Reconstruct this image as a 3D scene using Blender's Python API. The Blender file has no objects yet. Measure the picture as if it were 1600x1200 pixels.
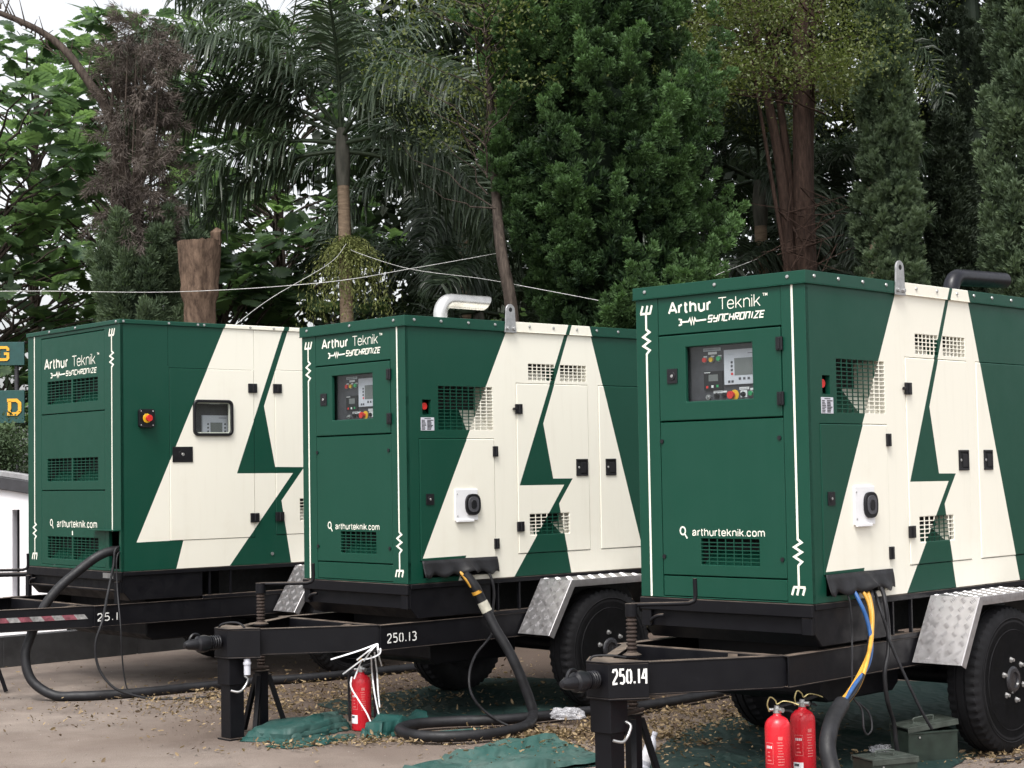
import bpy, bmesh, math, random
import numpy as np
from mathutils import Vector, Matrix
R = math.radians
scn = bpy.context.scene
COL = scn.collection
random.seed(7)
rng = np.random.default_rng(11)

# ------------------------------------------------------------------ camera
cam = bpy.data.cameras.new('camera')
cam_ob = bpy.data.objects.new('camera', cam)
COL.objects.link(cam_ob)
PT, RL, CH, FPX = 0.0515, -0.0167, 1.6497, 2692.0
fw = Vector((0, math.cos(PT), math.sin(PT)))
up0 = Vector((0, -math.sin(PT), math.cos(PT)))
rt0 = Vector((1, 0, 0))
rt = rt0 * math.cos(RL) + up0 * math.sin(RL)
upv = up0 * math.cos(RL) - rt0 * math.sin(RL)
cm = Matrix.Identity(4)
for i in range(3):
    cm[i][0], cm[i][1], cm[i][2] = rt[i], upv[i], -fw[i]
cm[2][3] = CH
cam_ob.matrix_world = cm
cam.sensor_width = 36
cam.lens = FPX / 1600 * 36
cam.clip_start = 0.1
cam.clip_end = 1000
scn.camera = cam_ob

# ------------------------------------------------------------------ world and sun
SUN_EL, SUN_AZ = R(58), R(197)          # azimuth clockwise from +Y
world = bpy.data.worlds.new('World')
scn.world = world
world.use_nodes = True
wn = world.node_tree.nodes
wl = world.node_tree.links
wn.clear()
wout = wn.new('ShaderNodeOutputWorld')
wbg = wn.new('ShaderNodeBackground')
sky = wn.new('ShaderNodeTexSky')
sky.sky_type = 'NISHITA'
sky.sun_disc = False
sky.sun_elevation = SUN_EL
sky.sun_rotation = SUN_AZ
sky.air_density = 1.0
sky.dust_density = 4.0
sky.ozone_density = 1.0
whs = wn.new('ShaderNodeHueSaturation')
whs.inputs['Saturation'].default_value = 0.15
wl.new(sky.outputs[0], whs.inputs['Color'])
wl.new(whs.outputs[0], wbg.inputs['Color'])
wbg.inputs['Strength'].default_value = 0.15
wl.new(wbg.outputs[0], wout.inputs[0])
sun = bpy.data.lights.new('sun', 'SUN')
sun.energy = 1.3
sun.angle = R(18)
sun.color = (1.0, 0.95, 0.88)
sun_ob = bpy.data.objects.new('sun', sun)
COL.objects.link(sun_ob)
sd = Vector((math.sin(SUN_AZ) * math.cos(SUN_EL), math.cos(SUN_AZ) * math.cos(SUN_EL), math.sin(SUN_EL)))
sun_ob.rotation_euler = sd.to_track_quat('Z', 'Y').to_euler()
sun_ob.location = (0, 0, 30)
scn.view_settings.view_transform = 'Standard'
scn.view_settings.look = 'None'
scn.view_settings.exposure = 1.0
scn.view_settings.gamma = 1.0
scn.view_settings.use_curve_mapping = False
scn.cycles.max_bounces = 8
scn.cycles.transparent_max_bounces = 12

# ------------------------------------------------------------------ materials
class NT:
    def __init__(s, name):
        s.m = bpy.data.materials.new(name)
        s.m.use_nodes = True
        s.t = s.m.node_tree
        s.t.nodes.clear()
        s.out = s.n('ShaderNodeOutputMaterial')
    def n(s, typ, **kw):
        o = s.t.nodes.new(typ)
        for k, v in kw.items():
            if k in o.inputs:
                o.inputs[k].default_value = v
            else:
                setattr(o, k, v)
        return o
    def l(s, a, b):
        s.t.links.new(a, b)
    def math(s, op, a, b=None, c=None):
        o = s.t.nodes.new('ShaderNodeMath')
        o.operation = op
        for i, v in enumerate((a, b, c)):
            if v is None: continue
            if isinstance(v, (int, float)): o.inputs[i].default_value = v
            else: s.l(v, o.inputs[i])
        return o.outputs[0]
    def mix(s, f, a, b, blend='MIX'):
        o = s.t.nodes.new('ShaderNodeMix')
        o.data_type = 'RGBA'
        o.blend_type = blend
        for i, v in ((0, f), (6, a), (7, b)):
            if isinstance(v, (int, float)): o.inputs[i].default_value = v
            elif isinstance(v, tuple): o.inputs[i].default_value = v if len(v) == 4 else (*v, 1)
            else: s.l(v, o.inputs[i])
        return o.outputs[2]
    def noise(s, vec, scale, detail=4, rough=0.55, scl=None):
        o = s.n('ShaderNodeTexNoise')
        o.inputs['Scale'].default_value = scale
        o.inputs['Detail'].default_value = detail
        o.inputs['Roughness'].default_value = rough
        if scl:
            mp = s.n('ShaderNodeMapping')
            mp.inputs['Scale'].default_value = scl
            s.l(vec, mp.inputs[0]); vec = mp.outputs[0]
        s.l(vec, o.inputs['Vector'])
        return o.outputs['Fac']
    def ramp(s, f, a, b, c0=0.0, c1=1.0):
        o = s.n('ShaderNodeMapRange')
        o.inputs[1].default_value = a; o.inputs[2].default_value = b
        o.inputs[3].default_value = c0; o.inputs[4].default_value = c1
        s.l(f, o.inputs[0])
        return o.outputs[0]
    def bsdf(s, col, rough=0.5, metal=0.0, bump=None, bstr=0.2, bdist=0.005, spec=0.5):
        o = s.n('ShaderNodeBsdfPrincipled')
        for k, v in (('Base Color', col), ('Roughness', rough), ('Metallic', metal), ('Specular IOR Level', spec)):
            if isinstance(v, (int, float)): o.inputs[k].default_value = v
            elif isinstance(v, tuple): o.inputs[k].default_value = (*v, 1)
            else: s.l(v, o.inputs[k])
        if bump is not None:
            b = s.n('ShaderNodeBump')
            b.inputs['Strength'].default_value = bstr
            b.inputs['Distance'].default_value = bdist
            s.l(bump, b.inputs['Height'])
            s.l(b.outputs[0], o.inputs['Normal'])
        s.l(o.outputs[0], s.out.inputs[0])
        return o

def simple(name, col, rough=0.5, metal=0.0, var=0.25, scale=14, spec=0.5, bstr=0.0):
    t = NT(name)
    g = t.n('ShaderNodeTexCoord').outputs['Object']
    f = t.noise(g, scale, 5)
    k = t.ramp(f, 0.3, 0.7, 1 - var, 1 + var)
    c = t.mix(1.0, col, (1, 1, 1), 'MULTIPLY')
    mm = t.n('ShaderNodeVectorMath', operation='SCALE')
    mm.inputs[0].default_value = col
    t.l(k, mm.inputs['Scale'])
    rr = t.ramp(t.noise(g, scale * 2.3, 4), 0.3, 0.7, max(0.03, rough - 0.1), min(1, rough + 0.1))
    t.bsdf(mm.outputs[0], rr, metal, bump=(t.noise(g, scale * 8, 3) if bstr else None), bstr=bstr, spec=spec)
    return t.m

GREEN = (0.0035, 0.050, 0.0305)
CREAM = (0.81, 0.785, 0.69)

def livery(name, polys, zbase, S=1.0):
    """sprayed livery: cream flat print on green coat, as polygons in the trailer's own side plane"""
    t = NT(name)
    g = t.n('ShaderNodeTexCoord').outputs['Object']
    sp = t.n('ShaderNodeSeparateXYZ'); t.l(g, sp.inputs[0])
    px = sp.outputs[0]; pz = t.math('SUBTRACT', sp.outputs[2], zbase)
    tot = None
    for P in polys:
        P = [(x * S, z * S) for x, z in P]
        for i in range(len(P)):
            (x1, y1), (x2, y2) = P[i], P[(i + 1) % len(P)]
            if abs(y1 - y2) < 1e-6: continue
            lo, hi = min(y1, y2), max(y1, y2)
            sl = (x2 - x1) / (y2 - y1)
            c = x1 - y1 * sl
            a = t.math('GREATER_THAN', pz, lo)
            b = t.math('LESS_THAN', pz, hi + 1e-7)
            e = t.math('LESS_THAN', px, t.math('MULTIPLY_ADD', pz, sl, c))
            v = t.math('MULTIPLY', t.math('MULTIPLY', a, b), e)
            tot = v if tot is None else t.math('ADD', tot, v)
    inside = t.math('GREATER_THAN', t.math('MODULO', tot, 2.0), 0.5)
    # wear: fine rain streaks and a little grime, in the paint itself
    st = t.noise(g, 2.1, 7, 0.6, scl=(7, 7, 0.55))
    gr = t.noise(g, 2.2, 6, 0.6)
    cr = t.mix(t.ramp(st, 0.54, 0.80, 0, 0.20), CREAM, (0.60, 0.55, 0.45))
    cr = t.mix(t.ramp(gr, 0.55, 0.8, 0, 0.25), cr, (0.62, 0.56, 0.44))
    gg = t.mix(t.ramp(gr, 0.4, 0.75, 0, 0.35), GREEN, (0.007, 0.058, 0.038))
    gg = t.mix(t.ramp(st, 0.5, 0.8, 0, 0.18), gg, (0.014, 0.065, 0.047))
    col = t.mix(inside, gg, cr)
    ro = t.ramp(t.noise(g, 5, 4), 0.3, 0.7, 0.36, 0.5)
    wav = t.math('MULTIPLY_ADD', t.noise(g, 2.6, 2), 9.0, t.noise(g, 55, 3))
    t.bsdf(col, ro, 0, bump=wav, bstr=0.06, bdist=0.0025, spec=0.30)
    return t.m

POLY_A = [[(.928, 1.75), (.123, .160), (.497, .164), (.425, -.01), (.924, -.01), (1.416, .62), (.991, .622), (1.478, 1.751)],
          [(1.512, 1.7502), (1.224, 1.05), (1.310, .665), (1.501, .663), (1.363, .489), (1.478, -.011), (2.25, -.011), (1.689, 1.7503)]]
POLY_B = [[(.835, 1.722), (.117, .192), (.480, .196), (.42, -.01), (.842, -.01), (1.389, .648), (.914, .651), (1.326, 1.722)],
          [(1.372, 1.7221), (1.147, 1.134), (1.238, .694), (1.488, .690), (1.287, .45), (1.37, -.011), (2.13, -.011), (1.56, 1.7222)]]
ZB = 0.94
S1 = 1.1398
M_liv = livery('livery_paint', POLY_A, ZB)
M_liv1 = livery('livery_paint_large', POLY_B, ZB, S1)
M_print = simple('cream_print', (0.80, 0.79, 0.70), 0.5, var=0.04)
M_stencil = simple('white_stencil', (0.75, 0.75, 0.73), 0.7, var=0.15, scale=60)
M_void = simple('black_interior', (0.006, 0.007, 0.008), 0.8)
M_rub = simple('black_rubber', (0.010, 0.010, 0.012), 0.55, var=0.5, scale=10, bstr=0.1, spec=0.35)
M_tyre = simple('tyre_rubber', (0.0075, 0.0075, 0.009), 0.75, var=0.5, scale=7, bstr=0.1, spec=0.25)
M_rim = simple('black_enamel_rim', (0.020, 0.020, 0.024), 0.25, var=0.3, scale=9)
M_plas = simple('black_plastic', (0.0085, 0.0085, 0.011), 0.38, var=0.2, spec=0.35)
M_steel = simple('galvanised_steel', (0.45, 0.45, 0.45), 0.42, 0.85, var=0.2, scale=30)
M_alu = simple('tread_aluminium', (0.44, 0.43, 0.44), 0.42, 0.85, var=0.10, scale=16)
M_pipe_silver = simple('heat_stained_steel', (0.66, 0.65, 0.63), 0.28, 0.9, var=0.25, scale=5)
M_pipe_dark = simple('dark_painted_pipe', (0.0055, 0.0055, 0.010), 0.35, 0.0, var=0.25, spec=0.35)
M_red = simple('red_enamel', (0.62, 0.018, 0.03), 0.3, var=0.12, scale=8)
M_redk = simple('red_plastic', (0.6, 0.025, 0.02), 0.35)
M_yel = simple('yellow_plastic', (0.75, 0.45, 0.02), 0.4)
M_grn = simple('green_plastic', (0.02, 0.35, 0.12), 0.35)
M_white = simple('white_plastic', (0.78, 0.78, 0.80), 0.45, var=0.05)
M_grey = simple('grey_panel', (0.55, 0.56, 0.62), 0.5, var=0.05)
M_lcd = simple('grey_screen', (0.16, 0.17, 0.17), 0.2, var=0.05)
M_dark = simple('charcoal_board', (0.055, 0.055, 0.065), 0.6, var=0.2)
M_blue = simple('blue_insulation', (0.02, 0.085, 0.25), 0.45)
M_ycab = simple('yellow_insulation', (0.52, 0.27, 0.035), 0.45)
M_wcab = simple('grey_insulation', (0.45, 0.5, 0.55), 0.45)
M_rust = simple('rusty_steel', (0.040, 0.027, 0.022), 0.75, 0.3, var=0.5, scale=40)
M_olive = simple('olive_green_tin', (0.016, 0.026, 0.020), 0.42, 0.1, var=0.35, scale=12)
M_olive_lid = simple('worn_olive_lid', (0.055, 0.066, 0.057), 0.4, 0.2, var=0.4, scale=14)
M_wire = simple('white_wire', (0.55, 0.55, 0.54), 0.6)
M_ribbon = simple('white_ribbon', (0.8, 0.8, 0.82), 0.6, var=0.05)
M_wall = simple('white_wall_paint', (0.78, 0.77, 0.80), 0.7, var=0.06, scale=3)
M_kerb = simple('black_painted_concrete', (0.028, 0.028, 0.03), 0.7, var=0.4, scale=6, bstr=0.2)
M_trim = simple('charcoal_trim', (0.03, 0.03, 0.035), 0.6)
M_letter = simple('amber_letter', (0.78, 0.40, 0.03), 0.5, var=0.05)
M_board = simple('deep_green_board', (0.010, 0.062, 0.058), 0.5, var=0.15)
M_mauve = simple('faded_red_paint', (0.19, 0.05, 0.068), 0.7, var=0.5, scale=30)
M_chalk = simple('dirty_white_paint', (0.24, 0.235, 0.235), 0.7, var=0.5, scale=30)

def black_paint():
    t = NT('black_chassis_paint')
    g = t.n('ShaderNodeTexCoord').outputs['Object']
    geo = t.n('ShaderNodeNewGeometry')
    sp = t.n('ShaderNodeSeparateXYZ'); t.l(geo.outputs['Normal'], sp.inputs[0])
    upm = t.ramp(sp.outputs[2], 0.6, 0.95)
    d = t.math('MULTIPLY', upm, t.ramp(t.noise(g, 7, 5), 0.3, 0.65, 0.15, 0.95))
    sc = t.ramp(t.noise(g, 24, 6, 0.7), 0.62, 0.75, 0, 0.35)
    c = t.mix(sc, (0.0042, 0.0042, 0.0060), (0.024, 0.023, 0.025))
    c = t.mix(d, c, (0.17, 0.132, 0.105))
    t.bsdf(c, t.ramp(t.noise(g, 9, 4), 0.3, 0.7, 0.38, 0.65), 0, bump=t.noise(g, 40, 4), bstr=0.12, bdist=0.003, spec=0.2)
    return t.m
M_blk = black_paint()

def glass():
    t = NT('clear_pane')
    tr = t.n('ShaderNodeBsdfTransparent'); tr.inputs[0].default_value = (0.9, 0.92, 0.92, 1)
    gl = t.n('ShaderNodeBsdfGlossy'); gl.inputs['Roughness'].default_value = 0.04
    lw = t.n('ShaderNodeLayerWeight'); lw.inputs[0].default_value = 0.5
    fr = t.math('MULTIPLY_ADD', t.math('POWER', lw.outputs['Facing'], 4.0), 0.6, 0.035)
    mx = t.n('ShaderNodeMixShader')
    t.l(fr, mx.inputs[0]); t.l(tr.outputs[0], mx.inputs[1]); t.l(gl.outputs[0], mx.inputs[2])
    t.l(mx.outputs[0], t.out.inputs[0])
    return t.m
M_glass = glass()

def plastic_film():
    t = NT('crumpled_film')
    tr = t.n('ShaderNodeBsdfTransparent')
    gl = t.n('ShaderNodeBsdfPrincipled'); gl.inputs['Base Color'].default_value = (0.7, 0.7, 0.74, 1); gl.inputs['Roughness'].default_value = 0.2
    mx = t.n('ShaderNodeMixShader'); mx.inputs[0].default_value = 0.34
    t.l(tr.outputs[0], mx.inputs[1]); t.l(gl.outputs[0], mx.inputs[2]); t.l(mx.outputs[0], t.out.inputs[0])
    return t.m
M_film = plastic_film()

def leaf_mat(name, c0, c1, trans=0.35, rough=0.45, spec=0.4):
    """tone attribute runs from old to young growth; random per island breaks it up"""
    t = NT(name)
    at = t.n('ShaderNodeAttribute'); at.attribute_name = 'tone'
    geo = t.n('ShaderNodeNewGeometry')
    f = t.math('ADD', at.outputs['Fac'], t.math('MULTIPLY_ADD', geo.outputs['Random Per Island'], 0.36, -0.18))
    col = t.mix(t.ramp(f, 0, 1), c0, c1)
    b = t.n('ShaderNodeBsdfPrincipled')
    t.l(col, b.inputs['Base Color'])
    b.inputs['Roughness'].default_value = rough
    b.inputs['Specular IOR Level'].default_value = spec
    tr = t.n('ShaderNodeBsdfTranslucent')
    tc = t.mix(0.5, col, (0.25, 0.45, 0.05), 'MIX')
    hs = t.mix(1.0, col, (1.35, 1.5, 0.95), 'MULTIPLY')
    t.l(hs, tr.inputs[0])
    mx = t.n('ShaderNodeMixShader'); mx.inputs[0].default_value = trans
    t.l(b.outputs[0], mx.inputs[1]); t.l(tr.outputs[0], mx.inputs[2]); t.l(mx.outputs[0], t.out.inputs[0])
    return t.m
M_bread = leaf_mat('broad_leaf', (0.055, 0.092, 0.058), (0.155, 0.235, 0.105), 0.5, 0.38, 0.5)
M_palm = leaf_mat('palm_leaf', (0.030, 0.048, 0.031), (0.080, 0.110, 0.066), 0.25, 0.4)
M_palmd = leaf_mat('shaded_palm_leaf', (0.015, 0.027, 0.016), (0.042, 0.062, 0.035), 0.2, 0.4)  # palm leaf darkened, the shade of the back palms is in its colour
M_juni = leaf_mat('juniper_leaf', (0.012, 0.028, 0.013), (0.098, 0.182, 0.062), 0.2, 0.6, 0.25)
M_cyp = leaf_mat('cypress_leaf', (0.030, 0.050, 0.028), (0.085, 0.125, 0.062), 0.18, 0.65, 0.2)
M_cypl = leaf_mat('sunlit_cypress_leaf', (0.045, 0.070, 0.042), (0.135, 0.185, 0.105), 0.2, 0.65, 0.2)  # cypress leaf lightened, the sunlight is put into its colour
M_cypd = leaf_mat('shaded_cypress_leaf', (0.014, 0.022, 0.014), (0.034, 0.048, 0.029), 0.15, 0.65, 0.2)  # cypress leaf darkened, the shade between the trees is in its colour
M_small = leaf_mat('small_leaf', (0.05, 0.075, 0.022), (0.15, 0.17, 0.05), 0.35, 0.5)
M_wood = leaf_mat('wood_leaf', (0.009, 0.015, 0.009), (0.026, 0.040, 0.018), 0.15, 0.5, 0.2)
M_dead = leaf_mat('dead_twig', (0.056, 0.045, 0.041), (0.130, 0.110, 0.098), 0.1, 0.8, 0.1)
M_flower = leaf_mat('palm_flower_strand', (0.090, 0.110, 0.032), (0.205, 0.225, 0.080), 0.15, 0.6, 0.2)
M_litter = leaf_mat('dry_leaf', (0.060, 0.038, 0.024), (0.37, 0.275, 0.16), 0.15, 0.6, 0.2)

def bark(name, c0, c1, scl=(6, 6, 1.2), bs=0.6):
    t = NT(name)
    g = t.n('ShaderNodeTexCoord').outputs['Object']
    f = t.noise(g, 5, 7, 0.65, scl=scl)
    c = t.mix(t.ramp(f, 0.35, 0.68), c0, c1)
    t.bsdf(c, 0.85, 0, bump=f, bstr=bs, bdist=0.03, spec=0.2)
    return t.m
M_bark = bark('grey_brown_bark', (0.030, 0.023, 0.019), (0.095, 0.075, 0.062))
M_barkr = bark('red_brown_bark', (0.024, 0.015, 0.012), (0.078, 0.048, 0.037))
M_barkp = bark('ringed_palm_bark', (0.16, 0.115, 0.08), (0.30, 0.225, 0.16), (1.5, 1.5, 9), 0.3)
M_shaft = bark('grey_green_crownshaft', (0.06, 0.06, 0.05), (0.13, 0.125, 0.105), (3, 3, 0.6), 0.2)
M_stump = bark('stripped_stump_wood', (0.055, 0.036, 0.026), (0.165, 0.112, 0.080), (4, 4, 1.5), 0.7)

def tarp_mat(name, col, dust):
    t = NT(name)
    g = t.n('ShaderNodeTexCoord').outputs['Object']
    f = t.noise(g, 3, 6, 0.6)
    c = t.mix(t.ramp(f, 0.42, 0.7, 0, 0.85), col, dust)
    wv = t.n('ShaderNodeTexWave'); wv.inputs['Scale'].default_value = 3; wv.inputs['Distortion'].default_value = 14; wv.inputs['Detail'].default_value = 3
    t.l(g, wv.inputs['Vector'])
    t.bsdf(c, 0.6, 0, bump=wv.outputs['Fac'], bstr=0.35, bdist=0.02, spec=0.3)
    return t.m
M_tarp = tarp_mat('teal_tarpaulin', (0.008, 0.052, 0.046), (0.045, 0.085, 0.076))
M_tarpd = tarp_mat('dark_green_tarpaulin', (0.008, 0.024, 0.022), (0.024, 0.040, 0.036))  # sheet colour darkened to carry the black shade under the trailers

def ground_mat():
    t = NT('dusty_asphalt')
    g = t.n('ShaderNodeTexCoord').outputs['Object']
    big = t.noise(g, 0.35, 5, 0.6)
    mid = t.noise(g, 2.2, 6, 0.65)
    fine = t.noise(g, 90, 4, 0.7)
    c = t.mix(t.ramp(mid, 0.35, 0.7), (0.180, 0.147, 0.126), (0.280, 0.235, 0.203))
    pat = t.noise(g, 0.9, 3, 0.5)
    c = t.mix(t.ramp(pat, 0.52, 0.60, 0, 0.38), c, (0.115, 0.092, 0.080))
    c = t.mix(t.ramp(big, 0.45, 0.68, 0, 0.6), c, (0.14, 0.10, 0.08))
    sp = t.n('ShaderNodeSeparateXYZ'); t.l(g, sp.inputs[0])
    # soil and leaf mould band where the trailers are parked
    k = t.math('ADD', t.math('MULTIPLY_ADD', sp.outputs[1], 0.5, -5.15), t.math('MULTIPLY', t.math('SUBTRACT', mid, 0.5), 2.2))
    xk = t.math('MULTIPLY_ADD', sp.outputs[0], 0.6, 1.75)
    k = t.ramp(t.math('MINIMUM', k, xk), 0.0, 0.8)
    c = t.mix(t.math('MULTIPLY', k, 0.9), c, (0.070, 0.047, 0.035))
    c = t.mix(t.ramp(fine, 0.35, 0.75, 0, 0.5), c, (0.10, 0.08, 0.07))
    vo = t.n('ShaderNodeTexVoronoi'); vo.inputs['Scale'].default_value = 140
    t.l(g, vo.inputs['Vector'])
    h = t.math('ADD', fine, t.math('MULTIPLY', vo.outputs['Distance'], 0.8))
    t.bsdf(c, 0.88, 0, bump=h, bstr=0.5, bdist=0.006, spec=0.25)
    return t.m
M_ground = ground_mat()

# ------------------------------------------------------------------ mesh helpers
class MB:
    def __init__(s):
        s.v = []; s.f = []; s.m = []; s.mi = 0
    def add(s, verts, faces, mi=None):
        o = len(s.v)
        s.v += [tuple(p) for p in verts]
        s.f += [tuple(i + o for i in f) for f in faces]
        s.m += [s.mi if mi is None else mi] * len(faces)
        return s
    def box(s, x0, x1, y0, y1, z0, z1, mi=None):
        v = [(x, y, z) for z in (z0, z1) for y in (y0, y1) for x in (x0, x1)]
        return s.add(v, [(0, 2, 3, 1), (4, 5, 7, 6), (0, 1, 5, 4), (2, 6, 7, 3), (0, 4, 6, 2), (1, 3, 7, 5)], mi)
    def bar(s, p, q, w, h, mi=None, up=(0, 0, 1)):
        p, q = Vector(p), Vector(q)
        d = (q - p).normalized(); sx = d.cross(Vector(up))
        if sx.length < 1e-4: sx = d.cross(Vector((1, 0, 0)))
        sx.normalize(); sz = sx.cross(d)
        v = [e + sx * a * w / 2 + sz * b * h / 2 for e in (p, q) for a, b in ((-1, -1), (1, -1), (1, 1), (-1, 1))]
        return s.add(v, [(0, 3, 2, 1), (4, 5, 6, 7), (0, 1, 5, 4), (1, 2, 6, 5), (2, 3, 7, 6), (3, 0, 4, 7)], mi)
    def prism(s, pts, axis, lo, hi, mi=None):
        """2-D outline extruded along an axis: axis 'x' pts=(y,z), 'y' pts=(x,z), 'z' pts=(x,y)"""
        n = len(pts)
        def P(a, b, c):
            return {'x': (c, a, b), 'y': (a, c, b), 'z': (a, b, c)}[axis]
        v = [P(a, b, lo) for a, b in pts] + [P(a, b, hi) for a, b in pts]
        f = [tuple(range(n - 1, -1, -1)), tuple(range(n, 2 * n))] + [(i, (i + 1) % n, n + (i + 1) % n, n + i) for i in range(n)]
        return s.add(v, f, mi)
    def tube(s, pts, r, seg=8, mi=None, cap=True):
        pts = [Vector(p) for p in pts]
        n = len(pts)
        rs = r if isinstance(r, (list, tuple)) else [r] * n
        t0 = (pts[1] - pts[0]).normalized()
        nx = t0.cross(Vector((0.31, 0.17, 0.93)))
        if nx.length < 1e-3: nx = t0.cross(Vector((1, 0, 0)))
        nx.normalize()
        v = []
        for i in range(n):
            t = (pts[min(i + 1, n - 1)] - pts[max(i - 1, 0)]).normalized()
            nx = (nx - t * nx.dot(t)).normalized(); ny = t.cross(nx)
            v += [pts[i] + (nx * math.cos(2 * math.pi * k / seg) + ny * math.sin(2 * math.pi * k / seg)) * rs[i] for k in range(seg)]
        f = [(i * seg + k, i * seg + (k + 1) % seg, (i + 1) * seg + (k + 1) % seg, (i + 1) * seg + k) for i in range(n - 1) for k in range(seg)]
        if cap: f += [tuple(range(seg - 1, -1, -1)), tuple((n - 1) * seg + k for k in range(seg))]
        return s.add(v, f, mi)
    def cyl(s, p, q, r, seg=16, mi=None):
        return s.tube([p, q], r, seg, mi)
    def lathe(s, prof, c, axis='z', seg=24, mi=None, fn=None):
        """prof: (h, r) along the axis"""
        v = []
        for h, r in prof:
            for k in range(seg):
                a = 2 * math.pi * k / seg
                rr = fn(h, r, k) if fn else r
                x, y = rr * math.cos(a), rr * math.sin(a)
                p = {'z': (x, y, h), 'y': (x, h, y), 'x': (h, x, y)}[axis]
                v.append((c[0] + p[0], c[1] + p[1], c[2] + p[2]))
        n = len(prof)
        f = [(i * seg + k, i * seg + (k + 1) % seg, (i + 1) * seg + (k + 1) % seg, (i + 1) * seg + k) for i in range(n - 1) for k in range(seg)]
        if prof[0][1] > 1e-6: f.append(tuple(range(seg)))
        if prof[-1][1] > 1e-6: f.append(tuple((n - 1) * seg + k for k in range(seg)))
        return s.add(v, f, mi)
    def plate(s, s0, s1, t0, t1, holes, th, mp, mi=None):
        """plate with rectangular holes; mp(s, t, d) gives the point d below the front face"""
        xs = sorted({round(x, 5) for x in [s0, s1] + [h[i] for h in holes for i in (0, 1)] if s0 - 1e-6 <= x <= s1 + 1e-6})
        ts = sorted({round(x, 5) for x in [t0, t1] + [h[i] for h in holes for i in (2, 3)] if t0 - 1e-6 <= x <= t1 + 1e-6})
        nx, nt = len(xs) - 1, len(ts) - 1
        def solid(i, j):
            if not (0 <= i < nx and 0 <= j < nt): return False
            cx, ct = (xs[i] + xs[i + 1]) / 2, (ts[j] + ts[j + 1]) / 2
            return not any(h[0] < cx < h[1] and h[2] < ct < h[3] for h in holes)
        idx = {}; v = []; f = []
        def V(i, j, d):
            k = (i, j, d)
            if k not in idx:
                idx[k] = len(v); v.append(mp(xs[i], ts[j], th if d else 0.0))
            return idx[k]
        for i in range(nx):
            for j in range(nt):
                if not solid(i, j): continue
                f.append((V(i, j, 0), V(i + 1, j, 0), V(i + 1, j + 1, 0), V(i, j + 1, 0)))
                f.append((V(i, j, 1), V(i, j + 1, 1), V(i + 1, j + 1, 1), V(i + 1, j, 1)))
                for di, dj, e in ((-1, 0, ((0, 0), (0, 1))), (1, 0, ((1, 1), (1, 0))), (0, -1, ((1, 0), (0, 0))), (0, 1, ((0, 1), (1, 1)))):
                    if not solid(i + di, j + dj):
                        (a, b), (c, d2) = e
                        f.append((V(i + a, j + b, 0), V(i + c, j + d2, 0), V(i + c, j + d2, 1), V(i + a, j + b, 1)))
        return s.add(v, f, mi)
    def strokes(s, lines, w, mp, mi=None, th=0.0012):
        """flat raised strokes: polylines in 2-D with mitred joints, mapped by mp(s, t, d) (d<0 = proud)"""
        for ln in lines:
            closed = len(ln) > 2 and ln[0] == ln[-1]
            P = [Vector(p) for p in (ln[:-1] if closed else ln)]
            n = len(P)
            L = []
            for i in range(n):
                a = P[i] - P[i - 1] if (i or closed) else P[1] - P[0]
                b = P[(i + 1) % n] - P[i] if (i < n - 1 or closed) else P[i] - P[i - 1]
                a.normalize(); b.normalize()
                na, nb = Vector((-a.y, a.x)), Vector((-b.y, b.x))
                m = na + nb
                if m.length < 0.2: m = na
                m.normalize()
                k = 1 / max(0.45, m.dot(na))
                L.append((P[i] + m * w / 2 * k, P[i] - m * w / 2 * k))
            v = [mp(q.x, q.y, -th) for e in L for q in e]
            f = [(2 * i, 2 * i + 1, 2 * ((i + 1) % n) + 1, 2 * ((i + 1) % n)) for i in range(n if closed else n - 1)]
            s.add(v, f, mi)
        return s
    def build(s, name, mats, parent=None, bevel=0.0, smooth=None, label=None, fix=True, seg=1):
        me = bpy.data.meshes.new(name)
        me.from_pydata(s.v, [], s.f)
        if not isinstance(mats, (list, tuple)): mats = [mats]
        for m in mats: me.materials.append(m)
        me.polygons.foreach_set('material_index', s.m)
        if fix:
            bm = bmesh.new(); bm.from_mesh(me)
            bmesh.ops.recalc_face_normals(bm, faces=bm.faces)
            bm.to_mesh(me); bm.free()
        if smooth:
            me.polygons.foreach_set('use_smooth', [True] * len(me.polygons))
            me.set_sharp_from_angle(angle=R(smooth))
        me.update()
        o = bpy.data.objects.new(name, me)
        COL.objects.link(o)
        if parent: o.parent = parent
        if bevel:
            b = o.modifiers.new('bevel', 'BEVEL'); b.width = bevel; b.segments = seg; b.limit_method = 'ANGLE'; b.angle_limit = R(50)
        if label: o['label'] = label
        return o

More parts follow.
